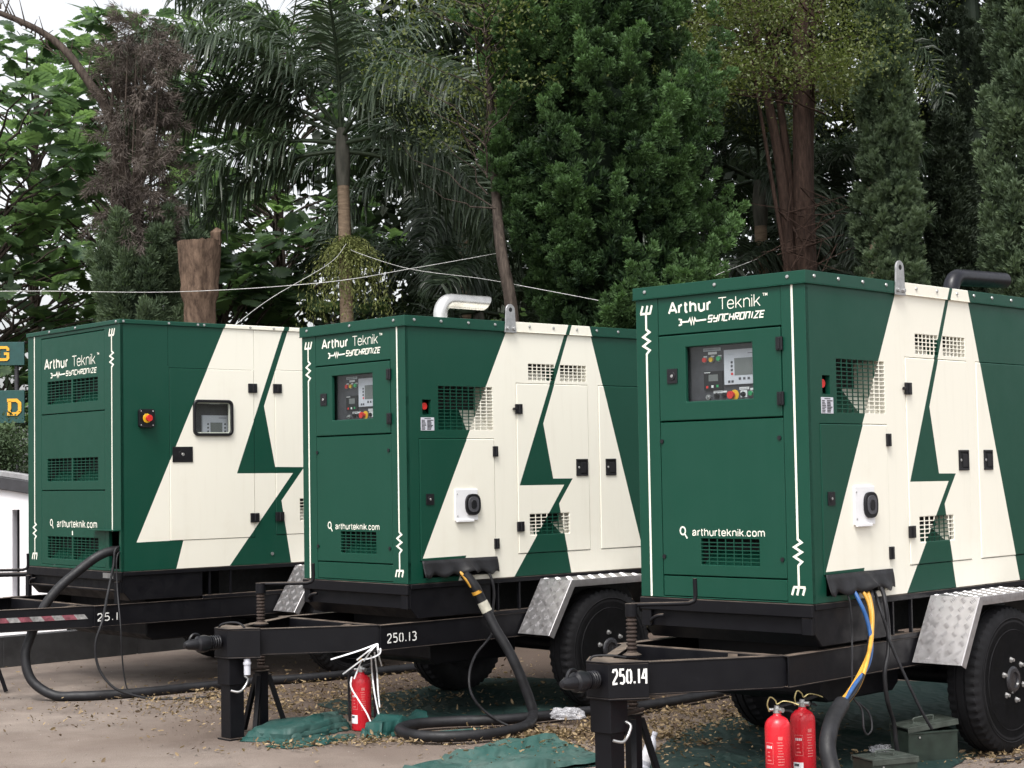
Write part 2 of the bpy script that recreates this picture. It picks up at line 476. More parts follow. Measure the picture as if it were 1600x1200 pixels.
def thing(name, label, cat, loc=(0, 0, 0), rz=0.0, group=None):
    o = bpy.data.objects.new(name, None)
    COL.objects.link(o)
    o.location = loc; o.rotation_euler = (0, 0, rz)
    o.empty_display_size = 0.2
    o['label'] = label; o['category'] = cat
    if group: o['group'] = group
    return o
def tag(o, label, cat, group=None, kind=None):
    o['label'] = label; o['category'] = cat
    if group: o['group'] = group
    if kind: o['kind'] = kind
    return o
def reuse(src, parent, loc, name=None, rot=None):
    c = src.copy(); COL.objects.link(c)
    if name: c.name = name
    c.parent = parent; c.location = loc
    if rot is not None: c.rotation_euler = rot
    return c
def copy_tree(o, parent=None):
    c = o.copy(); COL.objects.link(c); c.parent = parent
    for ch in list(o.children): copy_tree(ch, c)
    return c
def spline(pts, n=8):
    P = [Vector(p) for p in pts]
    P = [P[0] * 2 - P[1]] + P + [P[-1] * 2 - P[-2]]
    out = []
    for i in range(1, len(P) - 2):
        for k in range(n):
            t = k / n
            a, b, c, d = P[i - 1:i + 3]
            out.append(0.5 * ((2 * b) + (c - a) * t + (2 * a - 5 * b + 4 * c - d) * t * t + (3 * b - a - 3 * c + d) * t ** 3))
    out.append(P[-2])
    return out

_tc = {}
def text_shape(body, off=0.0, shear=0.0):
    k = (body, off, shear)
    if k in _tc: return _tc[k]
    cu = bpy.data.curves.new('lettering', 'FONT')
    cu.body = body; cu.offset = off; cu.shear = shear; cu.resolution_u = 3
    o = bpy.data.objects.new('lettering', cu); COL.objects.link(o)
    dg = bpy.context.evaluated_depsgraph_get()
    me = bpy.data.meshes.new_from_object(o.evaluated_get(dg))
    v = np.array([p.co[:2] for p in me.vertices]); f = [tuple(p.vertices) for p in me.polygons]
    bpy.data.objects.remove(o); bpy.data.curves.remove(cu); bpy.data.meshes.remove(me)
    lo, hi = v.min(0), v.max(0)
    _tc[k] = ((v - lo) / (hi - lo), f)
    return _tc[k]
def put_text(mb, body, s0, s1, t0, t1, mp, off=0.0, shear=0.0, th=0.0012):
    v, f = text_shape(body, off, shear)
    mb.add([mp(s0 + a * (s1 - s0), t0 + b * (t1 - t0), -th) for a, b in v], f)

# techno capitals on a 0..1 grid
TECH = {'S': [[(1, 1), (0, 1), (0, .5), (1, .5), (1, 0), (0, 0)]], 'Y': [[(0, 1), (0, .5), (1, .5)], [(1, 1), (1, 0), (0.1, 0)]],
        'N': [[(0, 0), (0, 1), (1, 1), (1, 0)]], 'C': [[(1, 1), (0, 1), (0, 0), (1, 0)]], 'H': [[(0, 1), (0, 0)], [(0, .5), (1, .5)], [(1, 1), (1, 0)]],
        'R': [[(0, 0), (0, 1), (1, 1), (1, .5), (.2, .5), (1, 0)]], 'O': [[(0, 0), (0, 1), (1, 1), (1, 0), (0, 0)]], 'I': [[(.5, 1), (.5, 0)]],
        'Z': [[(0, 1), (1, 1), (0, 0), (1, 0)]], 'E': [[(1, 1), (0, 1), (0, 0), (1, 0)], [(0, .5), (.9, .5)]]}
def tech_text(mb, body, s0, s1, t0, t1, mp):
    wts = [0.45 if ch == 'I' else 1.0 for ch in body]
    unit = (s1 - s0) / (sum(wts) + 0.46 * (len(body) - 1)); x = s0; h = t1 - t0
    for ch, w in zip(body, wts):
        ww = unit * w
        ln = [[(x + a * ww + (b - .5) * h * .28, t0 + b * h) for a, b in l] for l in TECH[ch]]
        mb.strokes(ln, h * 0.22, mp)
        x += ww + unit * 0.46
# narrow grotesque letters drawn as strokes
def _arch(w, x=0): return [(x, .50), (x + .12 * w, .65), (x + .38 * w, .74), (x + .68 * w, .74), (x + .92 * w, .64), (x + w, .48), (x + w, 0)]
def _glyph(c):
    G = {'A': (.66, [[(0, 0), (.31, 1), (.35, 1), (.66, 0)], [(.11, .30), (.55, .30)]]), 'T': (.60, [[(0, 1), (.6, 1)], [(.3, 1), (.3, 0)]]),
         'r': (.26, [[(0, 0), (0, .74)], [(0, .46), (.07, .64), (.16, .73), (.26, .74)]]), 't': (.26, [[(.10, .97), (.10, .14), (.15, .02), (.26, .01)], [(0, .73), (.26, .73)]]),
         'h': (.44, [[(0, 0), (0, 1)], _arch(.44)]), 'n': (.44, [[(0, 0), (0, .74)], _arch(.44)]), 'm': (.76, [[(0, 0), (0, .74)], _arch(.38), _arch(.38, .38)]),
         'u': (.44, [[(.44, 0), (.44, .74)], [(.44, .24), (.38, .08), (.27, 0), (.14, 0), (.04, .10), (0, .26), (0, .74)]]),
         'e': (.46, [[(0, .38), (.46, .38), (.46, .50), (.39, .68), (.23, .745), (.07, .68), (0, .50), (0, .24), (.07, .06), (.23, 0), (.39, .05), (.46, .18)]]),
         'k': (.44, [[(0, 0), (0, 1)], [(.42, .74), (.01, .28)], [(.15, .44), (.44, 0)]]), 'i': (.0, [[(0, 0), (0, .74)], [(0, .90), (0, 1)]]),
         'a': (.46, [[(.03, .54), (.09, .69), (.23, .745), (.37, .70), (.42, .56), (.42, .10), (.46, 0)], [(.42, .42), (.18, .38), (.04, .29), (.01, .14), (.07, .02), (.18, 0), (.32, .06), (.42, .2)]]),
         'c': (.43, [[(.43, .52), (.36, .69), (.22, .745), (.07, .68), (0, .50), (0, .24), (.07, .06), (.22, 0), (.36, .05), (.43, .21)]]),
         'o': (.46, [[(.0, .5), (.0, .24), (.07, .06), (.23, 0), (.39, .06), (.46, .24), (.46, .5), (.39, .68), (.23, .745), (.07, .68), (.0, .5)]]), '.': (.0, [[(0, 0), (0, .07)]])}
    return G[c]
def grotesque(mb, body, s0, s1, t0, t1, mp, weight):
    gap = .085 + weight
    kern = lambda c, d: -.09 if c == 'r' else -.07 if c + d in ('Ar', 'Te') else -.03 if c == 't' or d == 't' else 0
    ks = [kern(c, d) for c, d in zip(body, body[1:])] + [0]
    tot = sum(_glyph(c)[0] for c in body) + gap * (len(body) - 1) + weight + sum(ks)
    kx = (s1 - s0) / tot; H = t1 - t0; sw = weight * H * .92; x = weight / 2
    for c, kn_ in zip(body, ks):
        w, L = _glyph(c)
        mb.strokes([[(s0 + (x + a) * kx, t0 + sw / 2 + b * (H - sw)) for a, b in l] for l in L], sw, mp)
        x += w + gap + kn_
# stencil digits
STEN = {'2': [[(0, .78), (.15, .97), (.75, 1), (1, .8), (.95, .6), (.1, .12), (.1, 0), (1, .02)]],
        '5': [[(.95, 1), (.1, 1), (.08, .58), (.7, .6), (1, .42), (.95, .12), (.6, 0), (0, .06)]],
        '0': [[(.38, 1), (.05, .85), (0, .2), (.36, 0)], [(.64, 1), (.95, .82), (1, .2), (.66, 0)]],
        '1': [[(.5, 1), (.5, 0)]], '3': [[(0, .95), (.7, 1), (1, .8), (.85, .58), (.45, .54)], [(.5, .52), (1, .4), (1, .12), (.6, 0), (0, .05)]],
        '4': [[(.55, 1), (0, .38), (.62, .36)], [(.9, 1.02), (.9, -.05)]], '.': [[(.35, .0), (.35, .14)]]}
def stencil(mb, body, s0, s1, t0, t1, mp):
    wts = [0.35 if c in '1.' else 1.0 for c in body]
    unit = (s1 - s0) / (sum(wts) + 0.62 * (len(body) - 1)); x = s0; h = t1 - t0
    for ch, w in zip(body, wts):
        mb.strokes([[(x + a * unit * w, t0 + b * h) for a, b in l] for l in STEN[ch]], h * 0.15, mp)
        x += unit * w + unit * 0.62

def fmap(x=0.0):   # front face: s runs to the picture's right, so a = -s
    return lambda s, t, d: (x + d, -s, t)
def smap(y=0.0):
    return lambda s, t, d: (s, y + d, t)

# ------------------------------------------------------------------ shared pieces of a trailer
def bolt_mesh():
    mb = MB()
    mb.lathe([(-0.007, 0.004), (-0.006, 0.009), (-0.002, 0.011), (0.001, 0.011)], (0, 0, 0), 'y', 8)
    return mb
def add_bolts(parent, spots, proto=[None]):
    for (x, y, z, face) in spots:
        if proto[0] is None:
            o = bolt_mesh().build('bolt', M_steel, parent, smooth=40); proto[0] = o.data
        else:
            o = bpy.data.objects.new('bolt', proto[0]); COL.objects.link(o); o.parent = parent
        o.location = (x, y, z)
        if face == 'front': o.rotation_euler = (0, 0, -math.pi / 2)

def grille(name, mb, s0, s1, t0, t1, nc, nr, mp, mat, parent, w=0.0055):
    for i in range(1, nc):
        s = s0 + (s1 - s0) * i / nc
        a, b = s - w / 2, s + w / 2
        v = [mp(x, t, d) for d in (0.001, 0.006) for x, t in ((a, t0), (b, t0), (b, t1), (a, t1))]
        mb.add(v, [(0, 1, 2, 3), (7, 6, 5, 4), (0, 4, 5, 1), (1, 5, 6, 2), (2, 6, 7, 3), (3, 7, 4, 0)])
    for j in range(1, nr):
        t = t0 + (t1 - t0) * j / nr
        a, b = t - w / 2, t + w / 2
        v = [mp(x, tt, d) for d in (0.0015, 0.0055) for x, tt in ((s0, a), (s1, a), (s1, b), (s0, b))]
        mb.add(v, [(0, 1, 2, 3), (7, 6, 5, 4), (0, 4, 5, 1), (1, 5, 6, 2), (2, 6, 7, 3), (3, 7, 4, 0)])
    return mb.build(name, mat, parent)

def duct(s0, s1, t0, t1, mp, mat, parent, depth=0.16, rise=0.62):
    """painted box behind a vent whose floor slopes up into the dark"""
    mb = MB()
    e = 0.004
    tm = t0 + (t1 - t0) * rise
    A = lambda s, t, d: mp(s, t, d)
    v = [A(s0 - e, t0 - e, .031), A(s1 + e, t0 - e, .031), A(s1 + e, tm, depth), A(s0 - e, tm, depth)]
    mb.add(v, [(0, 1, 2, 3)], 0)
    v = [A(s0 - e, tm, depth), A(s1 + e, tm, depth), A(s1 + e, t1 + e, depth + .01), A(s0 - e, t1 + e, depth + .01)]
    mb.add(v, [(0, 1, 2, 3)], 1)
    v = [A(s0 - e, t1 + e, .031), A(s1 + e, t1 + e, .031), A(s1 + e, t1 + e, depth + .01), A(s0 - e, t1 + e, depth + .01)]
    mb.add(v, [(0, 1, 2, 3)], 1)
    for s in (s0 - e, s1 + e):
        v = [A(s, t0 - e, .031), A(s, t1 + e, .031), A(s, t1 + e, depth + .01), A(s, tm, depth)]
        mb.add(v, [(0, 1, 2, 3)], 0 if s > (s0 + s1) / 2 else 1)
    return mb.build('vent_duct', [mat, M_void], parent, fix=False)

def hinge(parent, s, t, mp, w=0.05, h=0.062):
    mb = MB()
    c = [mp(s + a * w / 2, t + b * h / 2, d) for d in (0.001, -0.013) for a, b in ((-1, -1), (1, -1), (1, 1), (-1, 1))]
    mb.add(c, [(0, 1, 2, 3), (7, 6, 5, 4), (0, 4, 5, 1), (1, 5, 6, 2), (2, 6, 7, 3), (3, 7, 4, 0)])
    p, q = mp(s, t - h * .42, -.013), mp(s, t + h * .42, -.013)
    mb.tube([p, q], 0.0075, 8)
    return mb.build('hinge', M_plas, parent, bevel=0.002)

def lock_plate(parent, s, t, mp, w=0.05, h=0.055):
    mb = MB()
    c = [mp(s + a * w / 2, t + b * h / 2, d) for d in (0.001, -0.006) for a, b in ((-1, -1), (1, -1), (1, 1), (-1, 1))]
    F = [(0, 1, 2, 3), (7, 6, 5, 4), (0, 4, 5, 1), (1, 5, 6, 2), (2, 6, 7, 3), (3, 7, 4, 0)]
    mb.add(c, F, 0)
    o, q = Vector(mp(s, t, -.006)), Vector(mp(s, t, -.009))
    mb.tube([o, q], h * 0.30, 14, 0)
    mb.tube([q, q + (q - o) * 0.6], h * 0.11, 8, 1)
    return mb.build('lock', [M_plas, M_steel], parent, bevel=0.0015)

def paddle_handle(parent, s, t, mp, w=0.115, h=0.12):
    mb = MB()
    # frame ring, recessed dark pocket, folding paddle
    mb.plate(s - w / 2, s + w / 2, t - h / 2, t + h / 2, [(s - w * .39, s + w * .39, t - h * .40, t + h * .40)], 0.009, lambda a, b, d: mp(a, b, d - 0.008), 0)
    c = [mp(s + a * w * .39, t + b * h * .40, 0.0) for a, b in ((-1, -1), (1, -1), (1, 1), (-1, 1))]
    mb.add([mp(s + a * w * .39, t + b * h * .40, -.0015) for a, b in ((-1, -1), (1, -1), (1, 1), (-1, 1))], [(0, 1, 2, 3)], 1)
    mb.plate(s - w * .12, s + w * .36, t - h * .34, t + h * .30, [], 0.004, lambda a, b, d: mp(a, b, d - 0.007), 0)
    p = Vector(mp(s - w * .26, t, -.002)); q = Vector(mp(s - w * .26, t, -.006))
    mb.tube([p, q], 0.009, 10, 2)
    return mb.build('paddle_handle', [M_plas, M_void, M_steel], parent, bevel=0.0025)

def disc(mb, c, n, r, th, seg=14, mi=0):
    c, n = Vector(c), Vector(n)
    mb.tube([c, c + n * th], r, seg, mi)

# ------------------------------------------------------------------ running gear
def tyre_shape():
    mb = MB()
    half = [(-.070, .236), (-.092, .262), (-.104, .300), (-.106, .335), (-.101, .372), (-.093, .396), (-.082, .412), (-.058, .4185),
            (-.034, .420), (-.031, .410), (-.022, .410), (-.019, .4205)]
    prof = half + [(-h, r) for h, r in reversed(half)]
    def fn(h, r, k):
        if r > .393 and abs(h) > .05: return r - (0.009 if (k // 2) % 2 else 0)
        if .33 < r < .345: return r + 0.0015 * (k % 2)
        return r
    mb.lathe(prof, (0, 0, 0), 'y', 200, 0, fn)
    # maker's bead rings on the sidewall
    for rr in (.285, .352):
        mb.lathe([(-.1035 if rr < .3 else -.1055, rr - .004), (-.108, rr), (-.1035 if rr < .3 else -.1055, rr + .004)], (0, 0, 0), 'y', 60, 0)
    return mb
def rim_shape():
    mb = MB()
    mb.lathe([(.06, .232), (-.080, .236), (-.098, .242), (-.103, .236), (-.098, .228), (-.070, .222), (-.030, .214), (-.022, .204), (-.028, .192), (-.052, .172), (-.074, .150), (-.084, .128),
              (-.086, .098), (-.090, .088), (-.104, .080), (-.116, .066), (-.118, .045), (-.108, .040), (-.108, .0)], (0, 0, 0), 'y', 48, 0)
    for k in range(5):
        a = 2 * math.pi * (k + .25) / 5
        ct = Vector((math.cos(a) * .164, -.0625, math.sin(a) * .164)); tn = Vector((-math.sin(a), 0, math.cos(a))); rd = Vector((math.cos(a), 0, math.sin(a)))
        rd2 = (rd * .022 + Vector((0, .022, 0))).normalized(); nn = (rd * .7 + Vector((0, -.7, 0)))
        v = [ct + nn * .003 + tn * math.cos(b) * .036 + rd2 * math.sin(b) * .017 for b in [2 * math.pi * j / 16 for j in range(16)]]
        v2 = [ct + nn * .004 + tn * math.cos(b) * .040 + rd2 * math.sin(b) * .021 for b in [2 * math.pi * j / 16 for j in range(16)]]
        mb.add(v, [tuple(range(16))], 1)  # hand holes: black ovals painted on, standing in for the shade inside
        mb.add(v + v2, [(j, (j + 1) % 16, 16 + (j + 1) % 16, 16 + j) for j in range(16)], 0)
    return mb
_run = {}
def wheel(root, y, outward, x, z=0.42):
    w = bpy.data.objects.new('wheel', None); COL.objects.link(w); w.parent = root
    w.location = (x, y, z); w.empty_display_size = .1
    w.rotation_euler = (0, R(18), 0 if outward < 0 else math.pi)
    if not _run:
        _run['t'] = tyre_shape().build('tyre', M_tyre, w, smooth=28).data
        _run['r'] = rim_shape().build('rim', [M_rim, M_void], w, smooth=35, fix=False).data
        mb = MB(); mb.lathe([(-.128, .0), (-.128, .010), (-.110, .013), (-.110, .018), (-.080, .018)], (0, 0, 0), 'y', 6)
        first = mb.build('wheel_nut', M_steel, w); _run['n'] = first.data
        start = 1
        first.location = (.118, 0, 0)
    else:
        for nm, k in (('tyre', 't'), ('rim', 'r')):
            o = bpy.data.objects.new(nm, _run[k]); COL.objects.link(o); o.parent = w
        start = 0
    for k in range(start, 6):
        a = 2 * math.pi * k / 6
        o = bpy.data.objects.new('wheel_nut', _run['n']); COL.objects.link(o); o.parent = w
        o.location = (.118 * math.cos(a), 0, .118 * math.sin(a))
    return w

def mudguard(root, x0, y0, y1):
    """folded tread-plate guard; y0 at the body, y1 at the outer edge"""
    P = [(x0, .555), (x0 + .222, .915), (x0 + 1.02, .915), (x0 + 1.245, .555)]
    sgn = -1 if y1 < y0 else 1
    mb = MB()
    def off(p, q, d):
        a = Vector((q[0] - p[0], q[1] - p[1])).normalized(); return Vector((a.y, -a.x)) * d
    lo, hi = min(y0, y1), max(y0, y1)
    o = [(P[0][0], P[0][1]), P[1], P[2], P[3]]
    inn = [(P[0][0] + .004, P[0][1]), (P[1][0] + .003, P[1][1] - .005), (P[2][0] - .003, P[2][1] - .005), (P[3][0] - .004, P[3][1])]
    mb.prism(o + inn[::-1], 'y', lo, hi)
    # outer lip hanging from the edge
    lip = [(P[0][0] + .045, P[0][1] - .022), (P[1][0] + .028, P[1][1] - .047), (P[2][0] - .028, P[2][1] - .047), (P[3][0] - .045, P[3][1] - .022)]
    ye = y1
    mb.prism([(p[0], p[1]) for p in o] + lip[::-1], 'y', min(ye, ye + sgn * .004), max(ye, ye + sgn * .004))
    g = mb.build('mudguard', M_alu, root, bevel=0.0015)
    # raised tread bars
    tb = MB()
    def bars(p, q, n0):
        p3, q3 = Vector((p[0], 0, p[1])), Vector((q[0], 0, q[1]))
        d = (q3 - p3); Ln = d.length; d.normalize()
        n = Vector((-d.z, 0, d.x));  n = n if n.z > 0 else -n
        yv = Vector((0, 1, 0))
        st = 0.052
        nu, nv = int(Ln / st), int(abs(hi - lo) / st)
        for i in range(nu):
            for j in range(nv):
                c = p3 + d * ((i + .5) * Ln / nu) + yv * (lo + (j + .5) * (hi - lo) / nv)
                e = (d + yv).normalized() if (i + j) % 2 else (d - yv).normalized()
                fz = n.cross(e)
                for k in (-1.5, -.5, .5, 1.5):
                    cc = c + fz * k * .0095
                    a, b = e * .0185, fz * .0030
                    tb.add([cc - a + n * .0005, cc - b + n * .0005, cc + a + n * .0005, cc + b + n * .0005, cc + n * .0045], [(0, 1, 4), (1, 2, 4), (2, 3, 4), (3, 0, 4)])
    bars(P[0], P[1], 0); bars(P[1], P[2], 1)
    # chevrons on the lip
    for i in range(24):
        x = P[1][0] + .03 + i * .031
        if x > P[2][0] - .04: break
        y = ye + sgn * .0046
        tb.add([(x, y, P[1][1] - .042), (x + .013, y + sgn * .002, P[1][1] - .012), (x + .026, y, P[1][1] - .042)], [(0, 1, 2)])
    for i in range(11):
        p = Vector(P[1]).lerp(Vector(P[0]), (i + .5) / 11); y = ye + sgn * .0046
        tb.add([(p.x + .008, y, p.y - .004), (p.x + .034, y, p.y - .024), (p.x + .012, y, p.y - .030)], [(0, 1, 2)])
    t = tb.build('tread_pattern', M_alu, g, fix=False); t['kind'] = 'stuff'
    return g

def chassis(root, W, L, axle, tip_b, jack_b=None, front_rail=False):
    """black running frame below the canopy: sills, beams, drawbar, coupling, stand, jack, wheels"""
    tw = W / 2
    # base tank block under the canopy (front end with cut lower corners)
    mb = MB()
    mb.prism([(.02, ZB - .004), (.02, .78), (.085, .712), (.72, .712), (.72, ZB - .004)], 'y', .006, W - .006)
    mb.box(-.012, .012, -.004, W + .004, .868, ZB - .003)
    mb.box(-.006, .0195, .004, .07, .775, .8675); mb.box(-.006, .0195, W - .07, W - .004, .775, .8675)
    mb.build('base_tank', M_blk, root, bevel=0.004)
    if front_rail:
        mb = MB(); mb.box(-.03, -.008, .07, W - .07, .785, .80); mb.box(-.03, -.008, .004, .06, .69, .862); mb.box(-.03, -.008, W - .06, W - .004, .69, .862)
        mb.build('front_rail', M_blk, root, bevel=0.003)
    mb = MB()
    mb.tube(spline([(-.014, W - .17, .84), (-.03, W - .135, .835), (-.032, W - .10, .815), (-.014, W - .085, .80)], 5), .011, 8)
    mb.build('lashing_eye', M_blk, root, smooth=50)
    # sills along both sides, upright posts
    for ya, yb in ((-.008, .05), (W - .05, W + .008)):
        mb = MB(); mb.box(.02, L, ya, yb, .905, ZB - .003); mb.build('sill', M_blk, root, bevel=0.003)
        mb = MB(); mb.box(.7205, L, ya + .006, yb, .692, .718); mb.build('lower_rail', M_blk, root, bevel=0.003)
    for x in (.78, .975, 2.35, L - .05):
        for y in (.002, W - .022):
            mb = MB(); mb.box(x, x + .012, y, y + .02, .719, .9045); mb.build('post', M_blk, root)
    mb = MB(); mb.box(1.02, L - .1, .25, W - .25, .70, .93); mb.build('underfloor', M_void, root)
    mb = MB(); mb.prism([(.30, .42), (.36, .38), (1.02, .38), (1.08, .42), (1.08, .70), (.30, .70)], 'y', .16, W - .16); mb.build('shade_block', M_blk, root, bevel=.01)  # added black block that darkens the gap under the trailer
    for y in (.13, W - .19):
        mb = MB()
        for k in range(4): mb.tube(spline([(axle - .55 + .09 * k, y + .03, .53 - .012 * k), (axle, y + .03, .475 - .016 * k + .012), (axle + .55 - .09 * k, y + .03, .53 - .012 * k)], 6), .011, 4)
        mb.build('leaf_spring', M_blk, root, fix=False)
    for y in (-.055, W + .055):
        mb = MB(); mb.lathe([(-.05, .16), (-.045, .175), (.045, .175), (.05, .16)], (axle, y, .42), 'y', 20); mb.build('brake_drum', M_blk, root, smooth=40)
    # longitudinal channel beams
    for y, s in ((0.0, 1), (W, -1)):
        mb = MB()
        a, b = sorted((y + s * .004, y + s * .012)); mb.box(-.225, L - .3, a, b, .535, .685)
        a, b = sorted((y - s * .002, y + s * .06)); mb.box(-.225, L - .3, a, b, .685, .6915); mb.box(-.225, L - .3, a, b, .5285, .535)
        mb.build('chassis_beam', M_blk, root, bevel=0.0015)
    # drawbar
    for s in (0, 1):
        m = (lambda a: a) if s == 0 else (lambda a: W - a)
        p, q = Vector((tip_b + .12, m(tw - .10))), Vector((-.205, m(.03)))
        d = (q - p).normalized(); nn = Vector((-d.y, d.x))
        if (nn.y > 0) == (s == 0): nn = -nn
        mb = MB()
        def strip(o0, o1, z0, z1):
            c = [p + nn * o0, q + nn * o0, q + nn * o1, p + nn * o1]
            mb.prism([(v.x, v.y) for v in c], 'z', z0, z1)
        strip(0, -.008, .532, .684); strip(.003, -.06, .684, .691); strip(.003, -.06, .525, .532)
        mb.build('drawbar_beam', M_blk, root, bevel=0.0015)
    mb = MB(); mb.box(-.19, -.13, .07, W - .07, .60, .6835); mb.build('cross_member', M_blk, root, bevel=0.003)
    mb = MB(); mb.bar((-.385, .24, .676), (-.12, .43, .676), .05, .006); mb.build('brace', M_blk, root)
    # coupling head
    mb = MB()
    h = [(tip_b, tw - .075), (tip_b, tw + .075), (tip_b + .17, tw + .20), (tip_b + .17, tw - .20)]
    mb.prism(h, 'z', .692, .702); mb.prism(h, 'z', .512, .522)
    mb.prism([(tip_b + .002, tw - .073), (tip_b + .002, tw + .073), (tip_b + .168, tw + .198), (tip_b + .168, tw - .198)], 'z', .522, .692)
    mb.build('coupling_head', M_blk, root, bevel=0.003)
    # towing hitch with spring
    mb = MB()
    z = .615
    mb.tube([(tip_b - .001, tw, z), (tip_b - .10, tw, z)], .024, 14)
    mb.lathe([(-.265, .0), (-.262, .018), (-.235, .030), (-.175, .036), (-.165, .05), (-.125, .055), (-.10, .05), (-.098, .03)], (tip_b, tw, z), 'x', 16)
    mb.tube([(tip_b - .185 + .04 * math.cos(a), tw, z + .02 + .045 * math.sin(a)) for a in [math.pi * i / 10 for i in range(11)]], .008, 6)
    mb.build('tow_hitch', M_plas, root, smooth=40)
    mb = MB(); mb.tube([(tip_b - .012 - .085 * i / 60, tw + .040 * math.cos(i * .52), z + .040 * math.sin(i * .52)) for i in range(61)], .0065, 6)
    mb.build('hitch_spring', M_plas, root, smooth=60)
    # square support leg in a sleeve
    lx = tip_b + .085
    mb = MB(); mb.box(lx - .068, lx + .068, tw - .068, tw + .068, .345, .5115); mb.build('leg_sleeve', M_blk, root, bevel=0.004)
    mb = MB(); mb.box(lx - .053, lx + .053, tw - .053, tw + .053, .012, .3445); mb.box(lx - .07, lx + .07, tw - .07, tw + .07, .0, .012)
    mb.build('support_leg', M_blk, root, bevel=0.003)
    mb = MB(); mb.tube(spline([(lx - .06, tw - .075, .315), (lx - .02, tw - .10, .305), (lx + .02, tw - .10, .325), (lx + .055, tw - .095, .375), (lx + .05, tw - .066, .395)], 5), .008, 8)
    mb.build('leg_handle', M_steel, root, smooth=60)
    # screw jack on a tripod
    jx, jy = (tip_b + .345 if jack_b is None else jack_b), tw + .06
    jk = bpy.data.objects.new('screw_jack', None); COL.objects.link(jk); jk.parent = root; jk.empty_display_size = .1
    mb = MB()
    prof = []
    zz = .40
    while zz < .90:
        prof += [(zz, .021), (zz + .006, .0285), (zz + .012, .0285), (zz + .018, .021)]; zz += .0205
    mb.lathe(prof, (jx, jy, 0), 'z', 16); mb.build('screw', M_rust, jk, smooth=30)
    mb = MB(); mb.cyl((jx, jy, .8995), (jx, jy, .965), .032, 16); mb.build('cap', M_blk, jk, smooth=40); mb = MB(); mb.lathe([(.692, .05), (.703, .05), (.712, .034), (.715, .03)], (jx, jy, 0), 'z', 16)
    mb.build('collar', M_blk, jk, smooth=40)
    mb = MB(); mb.tube(spline([(jx, jy, .958), (jx + .20, jy - .17, .958), (jx + .24, jy - .20, .962), (jx + .262, jy - .215, .985), (jx + .262, jy - .215, 1.085)], 6), .0115, 8)
    mb.build('crank', M_blk, jk, smooth=50)
    mb = MB(); mb.box(jx - .032, jx + .032, jy - .032, jy + .032, .012, .395); mb.lathe([(.395, .055), (.405, .055), (.405, .03)], (jx, jy, 0), 'z', 14)
    mb.build('jack_tube', M_blk, jk, bevel=0.003)
    for k in range(3):
        a = R(100 + 120 * k)
        e = Vector((math.cos(a), math.sin(a), 0))
        mb = MB(); mb.bar(Vector((jx, jy, .375)) + e * .045, Vector((jx, jy, .012)) + e * .165, .03, .03); mb.build('leg', M_blk, jk, bevel=0.002)
    mb = MB(); mb.cyl((jx - .17, tw - .03, .425), (jx + .02, jy - .05, .425), .011, 10); mb.build('pin', M_rust, jk, smooth=40)
    # axle, wheels, guards
    mb = MB(); mb.cyl((axle, -.12, .42), (axle, W + .12, .42), .05, 14); mb.box(axle - .06, axle + .06, .12, .18, .46, .528); mb.box(axle - .06, axle + .06, W - .18, W - .12, .46, .528)
    mb.build('axle', M_blk, root, smooth=40)
    wheel(root, -.197, -1, axle); wheel(root, W + .197, 1, axle)
    mudguard(root, axle - .605, -.009, -.315); mudguard(root, axle - .605, W + .009, W + .315)

# ------------------------------------------------------------------ the medium generator (two of them)
W23, L23, H23 = 1.154, 3.0, 1.75
def canopy_front_marks(root, mp, z, k=1.0, left=1.078, right=.083, top=1.683, zigL=(1.51, 1.37), zigR=(.336, .198), forkL=1.60, forkR=.085, swap=False):
    """printed circuit lines with a fork and a zigzag; s = -a"""
    w = .0135 * k
    def line(a, zt, zb, zig, fork_top, fork_bot):
        s = -a; zt, zb = zt * k + z, zb * k + z
        z0, z1 = zig[0] * k + z, zig[1] * k + z
        st = (z0 - z1) / 6; amp = .023 * k
        pts = [(s, zt), (s, z0), (s + amp, z0 - st * .7), (s - amp, z0 - st * 1.8), (s + amp, z0 - st * 2.9), (s - amp, z0 - st * 4.0), (s + amp, z0 - st * 5.1), (s, z1), (s, zb)]
        L = [pts]
        if fork_top is not None:
            y = zt; g = .034 * k
            L += [[(s - g - .008 * k, y), (s + g, y)], [(s - g - .004 * k, y), (s - g + .012 * k, y + .045 * k)], [(s, y), (s + .012 * k, y + .045 * k)], [(s + g - .004 * k, y), (s + g + .010 * k, y + .045 * k)]]
        if fork_bot is not None:
            y = zb; g = .034 * k
            L += [[(s - g, y), (s + g + .008 * k, y)], [(s - g + .004 * k, y), (s - g - .010 * k, y - .042 * k)], [(s, y), (s - .012 * k, y - .042 * k)], [(s + g + .004 * k, y), (s + g - .010 * k, y - .042 * k)]]
        return L
    pair = ((left, forkL, 0.004, zigL, 1, None), (right, top, forkR, zigR, None, 1)) if not swap else ((right, forkL, .27, zigL, 1, None), (left, top, forkR, zigR, None, 1))
    for q in pair:
        mb = MB(); mb.strokes(line(*q), w, mp); mb.build('circuit_line', M_print, root, fix=False)

